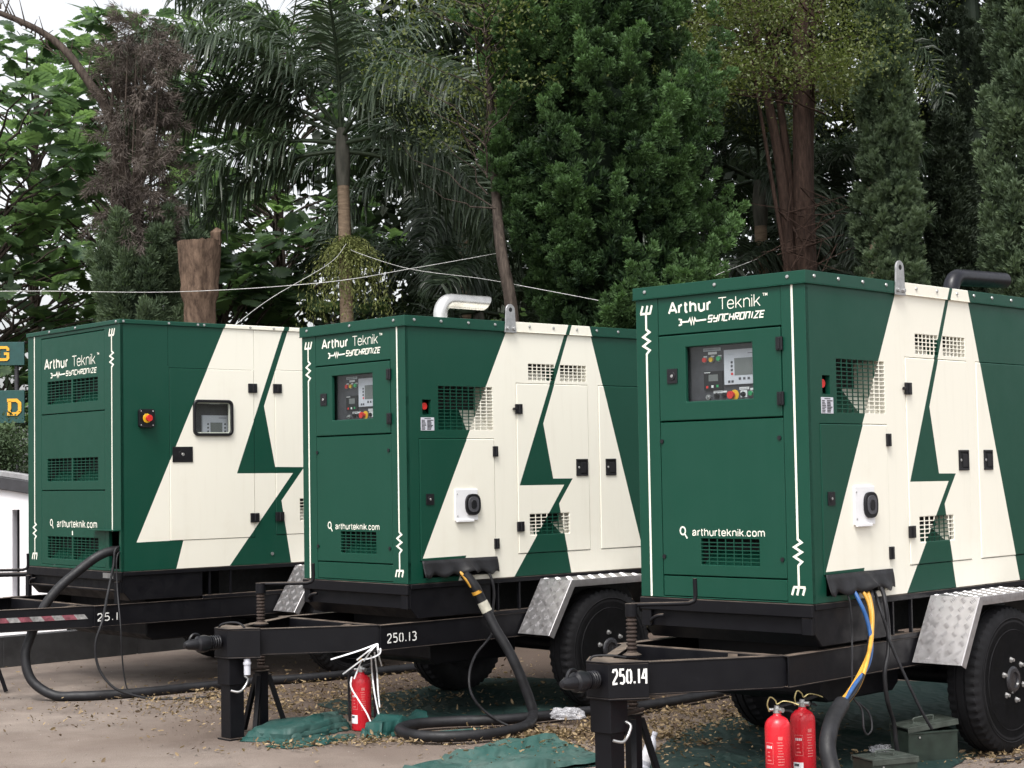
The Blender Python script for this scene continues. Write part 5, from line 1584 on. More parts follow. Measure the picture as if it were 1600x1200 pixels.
palm('slim grey palm trunk rising beside the red brown trunks', 4.05, 27.6, 6.3, .11, [(a, fk[(i * 2) % 5], 0) for i, a in enumerate((10, 40, 75, 110, 150, 185, 220, 250, 280, 315, 340))])
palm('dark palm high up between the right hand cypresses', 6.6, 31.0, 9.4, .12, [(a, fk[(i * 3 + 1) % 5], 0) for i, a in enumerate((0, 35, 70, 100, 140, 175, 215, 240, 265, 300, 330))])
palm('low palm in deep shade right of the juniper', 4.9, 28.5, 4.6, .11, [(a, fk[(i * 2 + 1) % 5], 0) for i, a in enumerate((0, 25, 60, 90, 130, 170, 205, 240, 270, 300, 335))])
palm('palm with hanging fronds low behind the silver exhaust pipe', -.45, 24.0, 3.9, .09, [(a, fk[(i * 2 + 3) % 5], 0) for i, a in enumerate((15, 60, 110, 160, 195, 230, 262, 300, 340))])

# -- small leaved trees
def leaf_cloud(centres, per, sig, size, tone0, up=.2):
    m = len(centres) * per
    C = np.repeat(np.array(centres), per, 0)
    pos = C + rng.normal(size=(m, 3)) * np.array(sig)
    d = rng.normal(size=(m, 3)); d[:, 2] -= up
    M = frames(d, np.array([0, 0, 1.0]) + rng.normal(size=(m, 3)) * .6)
    tn = np.repeat(rng.uniform(-.2, .2, len(centres)), per) + tone0 + rng.uniform(-.15, .15, m)
    return scatter([(0, 0, 0), (.45, .28, .04), (1, 0, 0), (.45, -.28, .04)], [(0, 1, 2, 3)], pos, M, rng.uniform(size * .7, size * 1.3, m), tn)

def multi_trunk():
    root = thing('multi_stemmed_tree', 'tree with several red brown stems joined low down, left of the pale columnar cypress', 'tree', (4.18, 24.5, 0))
    mb = MB()
    for (x0, x1, x2, y1, r0, r1) in ((.02, .03, .05, .0, .18, .12), (-.10, -.30, -.52, -.05, .115, .06), (-.02, -.16, -.30, .1, .09, .05), (.12, .15, .22, .2, .11, .07), (-.12, -.46, -.66, -.1, .05, .02)):
        mb.tube(spline([(x0 * .8, 0, -.05), (x0, 0, 3.4), (x0 + (x1 - x0) * .4, y1 * .5, 4.6), (x1, y1, 6.0), (x2, y1, 7.4), (x2 * 1.4, y1 * 2, 9)], 4), [r0 + (r1 - r0) * min(1, i / 16) for i in range(21)], 11)
    for i in range(34):                                   # thin climbing twigs
        z = random.uniform(3.6, 5.4); x = random.uniform(-.25, .2); mb.tube([(x, -.18, z), (x + random.uniform(-.3, .3), -.3, z + random.uniform(-.2, .4)), (x + random.uniform(-.7, .7), -.35, z + random.uniform(-.4, .5))], [.012, .009, .004], 5)
    tips = []
    for i in range(90):
        a = random.uniform(0, 6.28); rr = 2.7 * math.sqrt(random.uniform(.02, 1)); tips.append((rr * math.cos(a) - .75, rr * .9 * math.sin(a) + .3, 6.75 + 3.4 * random.random() ** 1.4 + .10 * (2.7 - rr)))  # crown spread above the frame, shaped to shade the trees behind
        limbs(mb, (random.uniform(-.45, .4), .05, min(tips[-1][2] - .1, random.uniform(7.4, 9.4))), [(tips[-1], .003)], .016, .1)
    mb.build('trunk', M_barkr, root, smooth=60, fix=False)
    V, F, tn = leaf_cloud(tips * 4, 150, (.40, .40, .16), .052, .45)
    big_mesh('crown', V, F, M_small, root, tn)
multi_trunk()

def slender():
    root = thing('slender_tree', 'slender leaning tree with bare grey trunk and sparse airy leaves, left of the juniper', 'tree', (.05, 18.45, 0))
    mb = MB()
    mb.tube(spline([(0.05, 0, -.05), (0.0, -.02, 2.4), (-.04, 0, 3.4), (-.15, .05, 4.1), (-.20, .4, 5.0), (-.26, .5, 6.6), (-.3, .5, 8.6)], 4), [.088 - .0022 * i for i in range(25)], 10)
    tips = []
    for i in range(40):
        a = random.uniform(0, 6.28); rr = random.uniform(.3, 1.3); z = random.uniform(5.2, 7.4)
        tp = (-.45 + rr * math.cos(a), .1 + rr * math.sin(a), z); 
        if tp[0] > .35: continue
        tips.append(tp); limbs(mb, (-.28, .1, z - random.uniform(.2, .8)), [(tp, .002)], .010, .05)
    for tp in ((-1.2, -.2, 5.2), (-1.0, -.3, 4.75)): limbs(mb, (-.2, 0, 4.5), [(tp, .003)], .010, -.06)
    mb.build('trunk', M_bark, root, smooth=60, fix=False)
    V, F, tn = leaf_cloud(tips * 3, 46, (.26, .26, .10), .045, .4)
    big_mesh('crown', V, F, M_small, root, tn)
slender()

def shrub(label, x, y, h, r, mat, n, per, size, seed, tone=.4, cat='shrub'):
    root = thing('shrub', label, cat, (x, y, 0))
    cs = []; mb = MB()
    for i in range(n):
        a = random.uniform(0, 6.28); u = random.random(); rr = r * math.sqrt(random.random()) * (1 - .4 * u)
        cs.append((rr * math.cos(a), rr * math.sin(a), h * (.15 + .85 * u))); 
        if i % 3 == 0: limbs(mb, (0, 0, 0), [(cs[-1], .004)], .018, .05)
    V, F, tn = leaf_cloud(cs, per, (.16, .16, .11), size, tone)
    big_mesh('crown', V, F, mat, root, tn); mb.build('stems', M_bark, root, fix=False)
shrub('grey green bushy shrub in front of the lower sign board on the left', -5.95, 19.5, 2.2, .62, M_cyp, 60, 260, .045, 1, .5)
shrub('broad leaved shrub at the foot of the palm behind the middle generator', -1.3, 23.0, 3.3, .9, M_bread, 40, 60, .16, 2, .3)
shrub('leafy shrub with yellow tinged leaves between the slender trunk and the silver pipe', -.2, 21.2, 3.4, .5, M_bread, 24, 40, .15, 3, .6)
shrub('low green shrub behind the front corner of the nearest generator', 3.4, 20.5, 3.2, .8, M_small, 40, 120, .07, 4, .3)
shrub('dark shrub at the foot of the pale columnar cypress', 4.9, 22.6, 3.3, .7, M_wood, 40, 140, .08, 5, .5)

# -- the wood behind that closes off the right hand side
cs = []
for i in range(1000):
    x = rng.uniform(-3.4, 17); z = rng.uniform(.2, 17); y = rng.uniform(33, 40) - max(0, z - 9.5) * 1.1  # tops lean forward out of view, added as a roof for shade
    if x < -2 and (rng.random() < .3 or z > 11): continue
    cs.append((x, y, z))
cs += [(rng.uniform(-3.4, 2), rng.uniform(30, 34), rng.uniform(.2, 5.0)) for i in range(110)]
V, F, tn = leaf_cloud(cs, 85, (.8, .8, .55), .30, .35)
w_ = big_mesh('background_wood', V, F, M_wood, None, tn, 'stuff'); tag(w_, 'dark mass of distant trees closing off the view behind the palms and cypresses', 'wood', kind='stuff')
cs = [(rng.uniform(-16, -3), rng.uniform(34, 40), rng.uniform(.2, 3.4)) for i in range(80)] + [(rng.uniform(-14, -2), rng.uniform(36, 44), rng.uniform(3, 9)) for i in range(22)]
V, F, tn = leaf_cloud(cs, 70, (.8, .8, .5), .24, .45)
w_ = big_mesh('background_scrub', V, F, M_wood, None, tn, 'stuff'); tag(w_, 'thin distant scrub with bright sky showing through, beneath the breadfruit trees', 'scrub', kind='stuff')
# ------------------------------------------------------------------ cables
def cable(name, pts, r, mat, parent=None, n=8, seg=10):
    mb = MB(); mb.tube(spline(pts, n), r, seg); return mb.build(name, mat, parent, smooth=60)
W3 = lambda L: [F3(b, a, z) for b, a, z in L]
W2 = lambda L: [F2(b, a, z) for b, a, z in L]
# nearest generator: power lead with coloured cores
root = thing('power_cable', 'thick black cable with blue and yellow cores hanging from the nearest generator', 'cable', F3(-.2, -.3, 0))
off = lambda L: [Vector(p) - root.location for p in L]
cable('core', off(W3([(.30, .06, 1.06), (.328, -.03, .998), (.326, -.08, .928), (.344, -.11, .832), (.329, -.14, .711), (.222, -.18, .61), (.004, -.24, .542), (-.208, -.3, .468)])), .0112, M_blue, root)
cable('core', off(W3([(.42, .06, 1.06), (.416, -.03, .993), (.413, -.08, .913), (.37, -.12, .793), (.273, -.16, .679), (.102, -.2, .575), (-.096, -.26, .508), (-.25, -.3, .472)])), .0112, M_ycab, root)
cable('core', off(W3([(.46, .06, 1.06), (.449, -.04, .991), (.407, -.1, .885), (.347, -.13, .757), (.184, -.2, .634), (.068, -.22, .525), (-.177, -.29, .455)])), .0112, M_ycab, root)
cable('core', off(W3([(.47, .06, 1.06), (.47, -.05, .99), (.43, -.09, .87), (.36, -.11, .74), (.21, -.18, .62), (.0, -.25, .52), (-.2, -.3, .46)])), .012, M_rub, root)
cable('sheath', off(W3([(-.205, -.297, .472), (-.353, -.34, .416), (-.456, -.38, .353), (-.497, -.4, .291), (-.514, -.43, .218), (-.531, -.47, .165), (-.56, -.55, .09), (-.62, -.66, .047), (-.75, -.85, .046), (-1.0, -1.2, .046)])), .041, M_rub, root, seg=14)
o = cable('control_lead', W3([(.533, .05, 1.03), (.533, -.03, .986), (.504, -.1, .859), (.521, -.12, .762), (.522, -.14, .695), (.56, -.2, .522), (.614, -.25, .357), (.678, -.28, .241)]), .008, M_rub); tag(o, 'thin black lead running straight down to the open tin box', 'cable')
o = cable('control_lead', W3([(.615, .05, 1.03), (.615, -.03, .986), (.575, -.08, .902), (.563, -.1, .767), (.525, -.12, .655), (.483, -.12, .543), (.502, -.12, .397), (.592, -.1, .269), (.62, -.1, .12), (.7, -.1, .015), (.9, -.05, .014)]), .012, M_rub); tag(o, 'black lead hanging beside the tread plate guard of the nearest generator', 'cable')
o = cable('control_lead', W3([(.282, .05, 1.03), (.282, -.03, .975), (.282, -.05, .872), (.267, -.06, .712), (.041, -.2, .535), (-.031, -.25, .482), (.002, -.28, .417), (-.017, -.3, .329), (.015, -.3, .294), (.059, -.3, .32), (.069, -.28, .391), (.002, -.26, .452)]), .005, M_rub); tag(o, 'very thin black lead ending in a small hanging loop beside the yellow cores', 'cable')
o = cable('ground_lead', [F3(1.2, -.36, .012), F3(1.35, -.42, .010), F3(1.7, -.40, .010), F3(2.1, -.35, .010), F3(2.6, -.5, .010)], .012, M_rub); tag(o, 'black lead lying on the ground round the nearest wheel', 'cable')
# middle generator: hose coiled on the ground
root = thing('power_cable', 'thick black hose looping on the leaves in front of the middle generator', 'cable', F2(.7, -.4, 0))
L = W2([(.44, -.05, .985), (.483, -.1, .904), (.516, -.12, .824), (.547, -.15, .73), (.573, -.2, .622), (.625, -.28, .466), (.676, -.34, .29), (.715, -.38, .13)])
L += [Vector(p) for p in ((.10, 11.36, .06), (.05, 10.98, .052), (-.12, 10.72, .05), (-.39, 10.60, .05), (-.61, 10.66, .05), (-.73, 10.86, .05), (-.73, 11.02, .05), (-.63, 11.17, .05), (-.42, 11.25, .05), (-.1, 11.29, .05), (.16, 11.42, .05), (.35, 11.55, .05), (.82, 11.80, .05), (1.32, 12.32, .05), (1.7, 12.8, .05))]
cable('sheath', off(L), .034, M_rub, root, seg=14)
for k_, m_ in ((-.014, M_ycab), (.010, M_wcab), (.03, M_rub)):
    cable('core', off(W2([(.41 + k_, .05, 1.04), (.425 + k_, -.035, 1.0), (.443 + k_, -.075, .954), (.47 + k_, -.098, .90)])), .011, m_, root)
mb = MB(); p, q = W2([(.524, -.128, .80), (.547, -.15, .735)]); mb.tube([p - root.location, q - root.location], .0365, 16); mb.build('tape', simple('pale_tape', (.5, .48, .40), .6), root, smooth=50)
mb = MB(); p, q = W2([(.494, -.106, .875), (.502, -.111, .855)]); mb.tube([p - root.location, q - root.location], .0365, 16); mb.build('tape', M_ycab, root, smooth=50)
o = cable('control_lead', W2([(.665, .05, 1.04), (.665, -.03, .991), (.677, -.06, .921), (.689, -.06, .831), (.682, -.05, .721), (.665, -.06, .578), (.482, -.1, .45), (.34, -.2, .342), (.315, -.25, .222), (.385, -.3, .109), (.5, -.42, .012), (.62, -.55, .010)]), .009, M_rub); tag(o, 'thin black lead sagging to the ground under the middle generator', 'cable')
# larger generator
L = [F1(.12, .08, 1.10), F1(-.02, .085, 1.10), F1(-.14, .11, 1.06), F1(-.29, .15, .95), F1(-.43, .185, .83), F1(-.53, .21, .70)] + [Vector(p) for p in ((-3.66, 13.10, .50), (-3.70, 13.06, .33), (-3.64, 13.03, .15), (-3.47, 13.0, .045), (-3.29, 12.99, .036), (-3.12, 13.02, .036), (-2.84, 13.15, .036), (-2.58, 13.36, .036), (-2.32, 13.54, .036), (-2.08, 13.72, .036), (-1.6, 13.95, .036), (-1.0, 14.4, .036), (-.3, 15, .036))]
o = cable('power_cable', L, .036, M_rub, seg=14); tag(o, 'thick black cable arching out of the larger generator and along the paving', 'cable')
L = [F1(.1, .05, 1.12), F1(-.03, .02, 1.12), F1(-.06, .008, .99), F1(-.12, -.02, .80)] + [Vector(p) for p in ((-3.09, 12.95, .60), (-3.13, 12.9, .44), (-3.12, 12.9, .29), (-3.06, 12.9, .17), (-2.95, 12.9, .08), (-2.72, 12.95, .012), (-2.4, 12.98, .010), (-2.2, 13.05, .010))]
o = cable('control_lead', L, .010, M_rub); tag(o, 'thin black lead hanging in a wide loop below the larger generator', 'cable')
L = [F1(.1, .06, 1.10), F1(-.03, .0, 1.07), F1(-.05, -.03, .84)] + [Vector(p) for p in ((-2.99, 13.1, .55), (-2.98, 13.1, .33), (-2.96, 13.1, .145), (-2.92, 13.08, .05), (-2.80, 13.0, .012), (-2.5, 13.0, .010))]
o = cable('control_lead', L, .006, M_rub); tag(o, 'very thin black lead hanging straight down across the larger generator stencilled number', 'cable')

# overhead wires
def wire(pts, r, label):
    o = cable('overhead_wire', pts, r, M_wire, n=6, seg=6); tag(o, label, 'wire', 'wires strung between the trees')
wire([(-9.0, 19.4, 3.78), (-5.504, 18.5, 3.697), (-3.542, 18.0, 3.604), (-1.941, 17.6, 3.63), (-1.055, 18.0, 3.805), (-.118, 19.0, 4.087), (-.05, 18.6, 4.06)], 0.0032, 'long white wire sagging from the left edge to the slender trunk')
wire([(-2.777, 16.2, 2.95), (-2.465, 17.5, 3.455), (-1.99, 18.9, 3.99), (-2.08, 21.9, 4.62)], .0032, 'white wire rising from behind the larger generator to the palm')
wire([(-2.05, 21.92, 4.55), (-1.86, 21.0, 4.372), (-1.172, 20.0, 4.045), (-.3, 19, 3.80), (.419, 18.0, 3.545), (.9, 17.6, 3.4)], .003, 'white wire falling from the palm trunk towards the juniper')
wire([(2.04, 17.0, 3.57), (2.236, 18.0, 3.717), (3.13, 22.7, 4.37), (4.02, 27.4, 5.02)], .003, 'short white wire rising to the slim grey palm')

# ------------------------------------------------------------------ fire extinguishers
def extinguisher(label, x, y, h=.30, r=.068, group='red fire extinguishers', hose=True):
    root = thing('fire_extinguisher', label, 'fire extinguisher', (x, y, 0), R(random.uniform(-15, 15)), group)
    mb = MB(); prof = [(.004, r * .92), (.012, r), (h, r), (h + .018, r * .96), (h + .036, r * .82), (h + .050, r * .58), (h + .058, r * .36), (h + .066, .020), (h + .075, .019)]
    mb.lathe(prof, (0, 0, 0), 'z', 32); mb.build('cylinder', M_red, root, smooth=40)
    # instruction print and paper label wrapped on the shell
    def wrap(mb, a0, a1, z0, z1, e, mi, n=6):
        v = []
        for z in (z0, z1):
            for i in range(n + 1):
                a = R(a0 + (a1 - a0) * i / n); v.append(((r + e) * math.cos(a), (r + e) * math.sin(a), z))
        mb.add(v, [(i, i + 1, n + 2 + i, n + 1 + i) for i in range(n)], mi)
    mb = MB(); wrap(mb, 195, 245, .05, .105, .0012, 0)
    wrap(mb, 200, 225, .085, .098, .0018, 1)
    mb.build('paper_label', [M_white, M_dark], root, fix=False)
    mb = MB(); rr = random.Random(5)
    M_pr = bpy.data.materials.get('pale_red_print') or simple('pale_red_print', (.66, .18, .17), .4)
    for i in range(9): wrap(mb, 262 + rr.uniform(0, 6), 262 + rr.uniform(22, 34), .135 + i * .014, .1395 + i * .014, .0008, 0, 3)
    wrap(mb, 268, 288, .262, .28, .0008, 0, 4)
    for a, b, z0, z1 in ((205, 245, .14, .143), (205, 245, .245, .248), (205, 206.5, .14, .248), (243.5, 245, .14, .248)): wrap(mb, a, b, z0, z1, .0008, 0, 3)
    for i in range(4): wrap(mb, 210 + 8 * i, 215 + 8 * i, .218, .232, .0009, 1, 1)
    for i in range(3): wrap(mb, 212 + rr.uniform(0, 5), 232 + rr.uniform(-4, 4), .155 + .02 * i, .161 + .02 * i, .0009, 0, 2)
    mb.build('printed_instructions', [M_pr, M_white], root, fix=False)
    mb = MB(); z = h + .075
    mb.lathe([(z - .004, .022), (z + .016, .022), (z + .02, .016), (z + .034, .014)], (0, 0, 0), 'z', 14, 0)
    mb.cyl((0, 0, z + .012), (-.045, 0, z + .012), .009, 10, 0); mb.cyl((.0, 0, z + .012), (.028, -.03, z + .012), .013, 12, 0)
    mb.build('valve', M_steel, root, smooth=40)
    mb = MB(); mb.prism([(-.015, z + .03), (.075, z + .055), (.09, z + .05), (.085, z + .04), (.02, z + .022)], 'y', -.009, .009); mb.prism([(.0, z + .012), (.07, z + .012), (.085, z + .0), (.08, z - .006), (.055, z + .002), (.0, z + .002)], 'y', -.008, .008)
    mb.build('squeeze_handle', M_plas, root, bevel=.002)
    if not hose: return root
    mb = MB(); mb.tube(spline([(-.045, 0, z + .012), (-.075, 0, z - .01), (-r - .016, 0, h - .03), (-r - .014, .005, .15), (-r - .012, .01, .06)], 6), .008, 8); mb.build('discharge_hose', M_rub, root, smooth=60)
    return root
e2 = extinguisher('fire extinguisher tied with loose white ribbons, standing on the folded tarpaulin', -1.012, 11.27, .305, .064)
e3 = extinguisher('fire extinguisher at the bottom edge, the nearer of the standing pair beside the tarpaulin', 1.337, 8.95, .322, .066, hose=False)
e4 = extinguisher('fire extinguisher half hidden behind its twin, the farther of the standing pair', 1.508, 9.2, .318, .066, hose=False)
for e, yy in ((e3, 0), (e4, 0)):
    mb = MB(); mb.tube(spline([(-.04, -.01, .40), (-.05, -.02, .44), (-.035, -.02, .475), (-.01, -.02, .46), (.0, -.02, .44), (.03, -.02, .455), (.07, -.02, .45), (.11, -.02, .435)], 5), .004, 6); mb.build('safety_pin', simple('brass_wire', (.5, .42, .2), .4, .6), e, smooth=60)
# ribbons
root = thing('ribbon_bundle', 'bundle of loose white ribbons knotted to the handle of the lone fire extinguisher', 'ribbon', (-1.0, 11.21, .0))
def ribbon(pts, w=.0095):
    k_ = lambda z: max(0.0, min(1.0, (z - .40) / .09))
    pts = [(x + .028 * k_(z), y - .30 * k_(z), z + .032 * k_(z)) for x, y, z in pts]
    P = spline(pts, 3); mb = MB(); v = []
    for i, p in enumerate(P):
        t = (P[min(i + 1, len(P) - 1)] - P[max(i - 1, 0)]).normalized(); sdv = t.cross(Vector((0, -1, .2))).normalized()
        v += [p + sdv * w / 2, p - sdv * w / 2]
    mb.add(v, [(2 * i, 2 * i + 1, 2 * i + 3, 2 * i + 2) for i in range(len(P) - 1)]); mb.build('ribbon', M_ribbon, root, fix=False)
K = (.0, .0, .46)
T_ = (.10, -.02, .56)
for pts in ([T_, (.0, -.03, .525), (-.10, -.035, .495), (-.195, -.03, .468)], [T_, (.04, -.03, .515), (-.03, -.04, .462)], [T_, (.06, -.04, .52), (.015, -.05, .455)],
            [T_, (.105, -.03, .50), (.13, -.03, .42)], [K, (.06, -.05, .475), (.115, -.05, .50), (.12, -.05, .535)],
            [K, (-.05, -.045, .425), (-.12, -.05, .375)], [K, (-.02, -.05, .41), (-.045, -.07, .345)],
            [(-.06, -.07, .36), (-.065, -.085, .30), (-.02, -.09, .22), (.04, -.09, .12), (.075, -.095, .03), (.09, -.10, .02)], [(.06, -.03, .49), (.07, -.06, .38), (.085, -.065, .25), (.11, -.07, .12), (.13, -.075, .045), (.14, -.08, .035)],
            [(.08, -.02, .51), (.10, -.04, .38), (.105, -.045, .27), (.115, -.05, .16)]): ribbon(pts)
mb = MB(); mb.bar((.085, .02, .015), (.075, .01, .47), .03, .006); mb.build('black_strip', M_plas, root)
mb = MB(); mb.lathe([(.445, .006), (.452, .013), (.468, .013), (.475, .006)], (-.005, -.02, 0), 'z', 8); mb.build('knot', M_ycab, root, smooth=60)

# ------------------------------------------------------------------ tarpaulins
def cushion(name, outline, H, mat, wr=.008, rings=26, dens=90, z0=.006, edge=.09, seed=0, flat=False):
    """folded sheet: outline lofted to a low pillow with creases"""
    r_ = np.random.default_rng(seed)
    P = []
    for (xa, ya), (xb, yb) in zip(outline, outline[1:] + outline[:1]):
        for k in range(7):
            u_ = k / 7; jj = .008 * (1 if k else 0)
            P.append(Vector((xa + (xb - xa) * u_ + r_.normal() * jj, ya + (yb - ya) * u_ + r_.normal() * jj, 0)))
    n = len(P); c = sum(P, Vector()) / n; V = []; F = []
    ph = r_.uniform(0, 6, 6)
    tx, ty = r_.normal(size=2) * .45; d0 = r_.uniform(0, math.pi, 3); f0 = r_.uniform(4, 9, 3)
    def ht(x, y, u):
        e = min(1, (1 - u) / edge); base = H * math.sqrt(max(0, 1 - (1 - e) ** 2))
        w = sum(math.sin((x * math.cos(d) + y * math.sin(d)) * f + p + .8 * math.sin(2 * x + 3 * y)) * k for d, f, p, k in zip(d0, f0, ph, (.6, .5, .35)))
        rdg = max(0.0, math.sin((x * math.cos(d0[1]) + y * math.sin(d0[1])) * 11 + ph[4] + math.sin(4 * y + 3 * x))) ** 8
        return base * max(.4, 1 + tx * (x - c.x) * 2 + ty * (y - c.y) * 2) + (wr * w + wr * 1.3 * rdg) * min(1, e * 1.5)
    V.append((c.x, c.y, z0 + ht(c.x, c.y, 0)))
    for j in range(1, rings + 1):
        u = j / rings
        for p in P:
            q = c + (p - c) * u; V.append((q.x, q.y, max(.004, z0 + ht(q.x, q.y, u))))
    F += [(0, 1 + k, 1 + (k + 1) % n) for k in range(n)]
    for j in range(rings - 1):
        F += [(1 + j * n + k, 1 + (j + 1) * n + k, 1 + (j + 1) * n + (k + 1) % n, 1 + j * n + (k + 1) % n) for k in range(n)]
    o = MB()
    o.add(V, F)
    if H > .02:                                          # fold line round the edge
        base = 1 + (rings - 1) * n
        o.add([(V[base + k][0] * 1.0, V[base + k][1], z) for k in range(n) for z in (.003, z0)], [(2 * k, 2 * ((k + 1) % n), 2 * ((k + 1) % n) + 1, 2 * k + 1) for k in range(n)])
    return o
def folded(name, outline, layers, mat, seed, th=.022, wr=.010, label=''):
    """several folds of one sheet, each a little short of the one below"""
    r_ = np.random.default_rng(seed)
    cxy = np.mean(outline, 0); mbs = MB()
    for k in range(layers):
        sh = r_.normal(size=2) * .03 * (k > 0); sc = 1 - .07 * k
        ol = [tuple(cxy + (np.array(p) - cxy) * sc * (1 + r_.uniform(-.05, .03) * (k > 0)) + sh) for p in outline]
        c = cushion('x', ol, th, mat, wr * (1 + .6 * (k == layers - 1)), rings=20, z0=.005 + k * (th * .92), edge=.07, seed=seed * 7 + k)
        mbs.add(c.v, c.f)
    o = mbs.build(name, mat, smooth=75, fix=False)
    return tag(o, label, 'tarpaulin', 'teal tarpaulins on the ground')
folded('folded_tarpaulin', [(-1.74, 10.86), (-1.60, 11.36), (-1.16, 11.66), (-1.085, 11.30), (-1.24, 11.02), (-1.42, 10.76)], 3, M_tarp, 1, .024, .009, 'thick folded teal tarpaulin lying beside the square leg of the middle generator')
folded('tarpaulin_flap', [(-1.55, 10.62), (-1.42, 10.84), (-1.14, 11.00), (-1.02, 11.00), (-1.04, 10.84), (-1.18, 10.66), (-1.40, 10.54)], 1, M_tarp, 2, .012, .006, 'flat teal flap of tarpaulin spread in front of the folded one')
folded('crumpled_tarpaulin', [(-.99, 10.92), (-.93, 11.16), (-.84, 11.46), (-.64, 11.66), (-.55, 11.46), (-.68, 11.18), (-.76, 10.98), (-.87, 10.88)], 2, M_tarp, 3, .036, .022, 'crumpled teal tarpaulin bunched up between the lone fire extinguisher and the hose loop')
folded('spread_tarpaulin', [(-.66, 9.62), (-.44, 9.98), (-.30, 10.20), (-.10, 10.40), (.20, 10.38), (.40, 10.14), (.54, 9.82), (.10, 9.50), (-.3, 9.35)], 2, tarp_mat('faded_teal_tarpaulin', (.022, .072, .063), (.085, .125, .112)), 4, .020, .020, 'faded teal tarpaulin with leaves on it, bottom edge left of the square leg')
t4 = cushion('x', [(-1.45, 12.55), (-1.0, 13.1), (-.3, 13.9), (.7, 13.7), (1.0, 12.9), (.55, 12.0), (-.1, 11.45), (-.75, 11.7), (-1.2, 12.0)], .010, M_tarpd, .012, seed=5, rings=24).build('ground_sheet', M_tarpd, smooth=60)
tag(t4, 'dark green ground sheet under the middle generator', 'ground sheet', 'dark ground sheets')
t5 = cushion('x', [(.62, 9.5), (.85, 10.4), (1.05, 11.0), (1.7, 12.0), (2.8, 13.2), (4.4, 12.9), (4.2, 11.2), (3.2, 10.6), (2.5, 9.75), (2.2, 9.2), (1.5, 8.7), (.9, 8.9)], .010, M_tarpd, .014, seed=6, rings=24).build('ground_sheet', M_tarpd, smooth=60)  # sheet carried further back, its dark colour standing in for shade
tag(t5, 'dark green ground sheet strewn with leaves under the nearest generator', 'ground sheet', 'dark ground sheets')

# ------------------------------------------------------------------ tin boxes
def tin(label, c, yaw, w, d, h, lid_tilt, lift):
    root = thing('tin_box', label, 'metal box', (c[0], c[1], .018), yaw, 'olive tin boxes')
    mb = MB(); th = .003
    mb.plate(-w / 2, w / 2, 0, h, [], th, lambda s, t, e: (s, -d / 2 + e, t)); mb.plate(-w / 2, w / 2, 0, h, [], th, lambda s, t, e: (s, d / 2 - e, t))
    mb.plate(-d / 2 + th, d / 2 - th, 0, h, [], th, lambda s, t, e: (-w / 2 + e, s, t)); mb.plate(-d / 2 + th, d / 2 - th, 0, h, [], th, lambda s, t, e: (w / 2 - e, s, t))
    mb.box(-w / 2 + th, w / 2 - th, -d / 2 + th, d / 2 - th, 0.001, .004)
    mb.box(-w / 2 - .004, w / 2 + .004, -d / 2 - .004, -d / 2 - .0005, h - .012, h - .002)
    mb.build('body', M_olive, root, bevel=.0015)
    ld = bpy.data.objects.new('lid', None); COL.objects.link(ld); ld.parent = root; ld.location = (-w / 2, 0, h + lift); ld.rotation_euler = (0, -lid_tilt, 0)
    mb = MB(); mb.box(-.006, w + .006, -d / 2 - .006, d / 2 + .006, .0, .008); mb.box(-.006, w + .006, -d / 2 - .006, -d / 2 - .003, -.022, -.0005); mb.box(-.006, w + .006, d / 2 + .003, d / 2 + .006, -.022, -.0005)
    mb.box(.03, w - .03, -d / 2 + .02, -d / 2 + .024, .0083, .0105); mb.box(.03, w - .03, d / 2 - .024, d / 2 - .02, .0083, .0105)
    mb.build('lid_plate', M_olive_lid, ld, bevel=.002)
    mb = MB(); mb.tube(spline([(w * .30, 0, .009), (w * .29, 0, .028), (w * .36, 0, .034), (w * .64, 0, .034), (w * .71, 0, .028), (w * .70, 0, .009)], 5), .005, 8)
    mb.box(w * .24, w * .36, -.018, .018, .0083, .0115); mb.box(w * .64, w * .76, -.018, .018, .0083, .0115)
    mb.build('handle', M_olive_lid, ld, smooth=50)
    m = MB(); disc(m, (-w * .28, -d / 2 - .003, h - .03), (0, -1, 0), .006, .003, 8); m.build('rivet', M_steel, root)
    return root
tin('olive tin box with its worn lid propped open, beside the nearest wheel', (2.27, 9.72), R(18), .31, .19, .165, R(6), .018)
tin('smaller olive tin box with its lid shut, at the bottom edge', (1.90, 9.02), R(22), .27, .19, .125, 0, .004)

# crumpled film, plastic bottle, thin rod
def crumple(name, c, r, mat, seed, sx=1.3, sz=.55):
    r_ = random.Random(seed); bm = bmesh.new(); bmesh.ops.create_icosphere(bm, subdivisions=4, radius=1)
    ph = [Vector((r_.gauss(0, 1), r_.gauss(0, 1), r_.gauss(0, 1))) * 3 for _ in range(6)]
    for v in bm.verts:
        f = 1 + .28 * sum(abs(math.sin(v.co.dot(p) + i)) - .5 for i, p in enumerate(ph)) * .6
        v.co = Vector((v.co.x * sx * r * f, v.co.y * r * f, max(-.2 * r, v.co.z * sz * r * f)))
    me = bpy.data.meshes.new(name); bm.to_mesh(me); bm.free(); me.materials.append(mat)
    o = bpy.data.objects.new(name, me); COL.objects.link(o); o.location = c; return o
o = crumple('plastic_bag', (.33, 11.40, .05), .065, M_film, 3, 1.5, .75); tag(o, 'crumpled clear plastic bag lying on the black hose', 'plastic bag')
o = crumple('plastic_bag', F3(.95, .2, .05), .05, M_film, 5); tag(o, 'small torn scrap of clear film in the dark under the nearest generator', 'plastic bag')
root = thing('plastic_bottle', 'silver grey plastic bottle leaning at the foot of the nearest drawbar leg', 'bottle', (.66, 9.37, .02), 0)
root.rotation_euler = (0, R(20), 0)
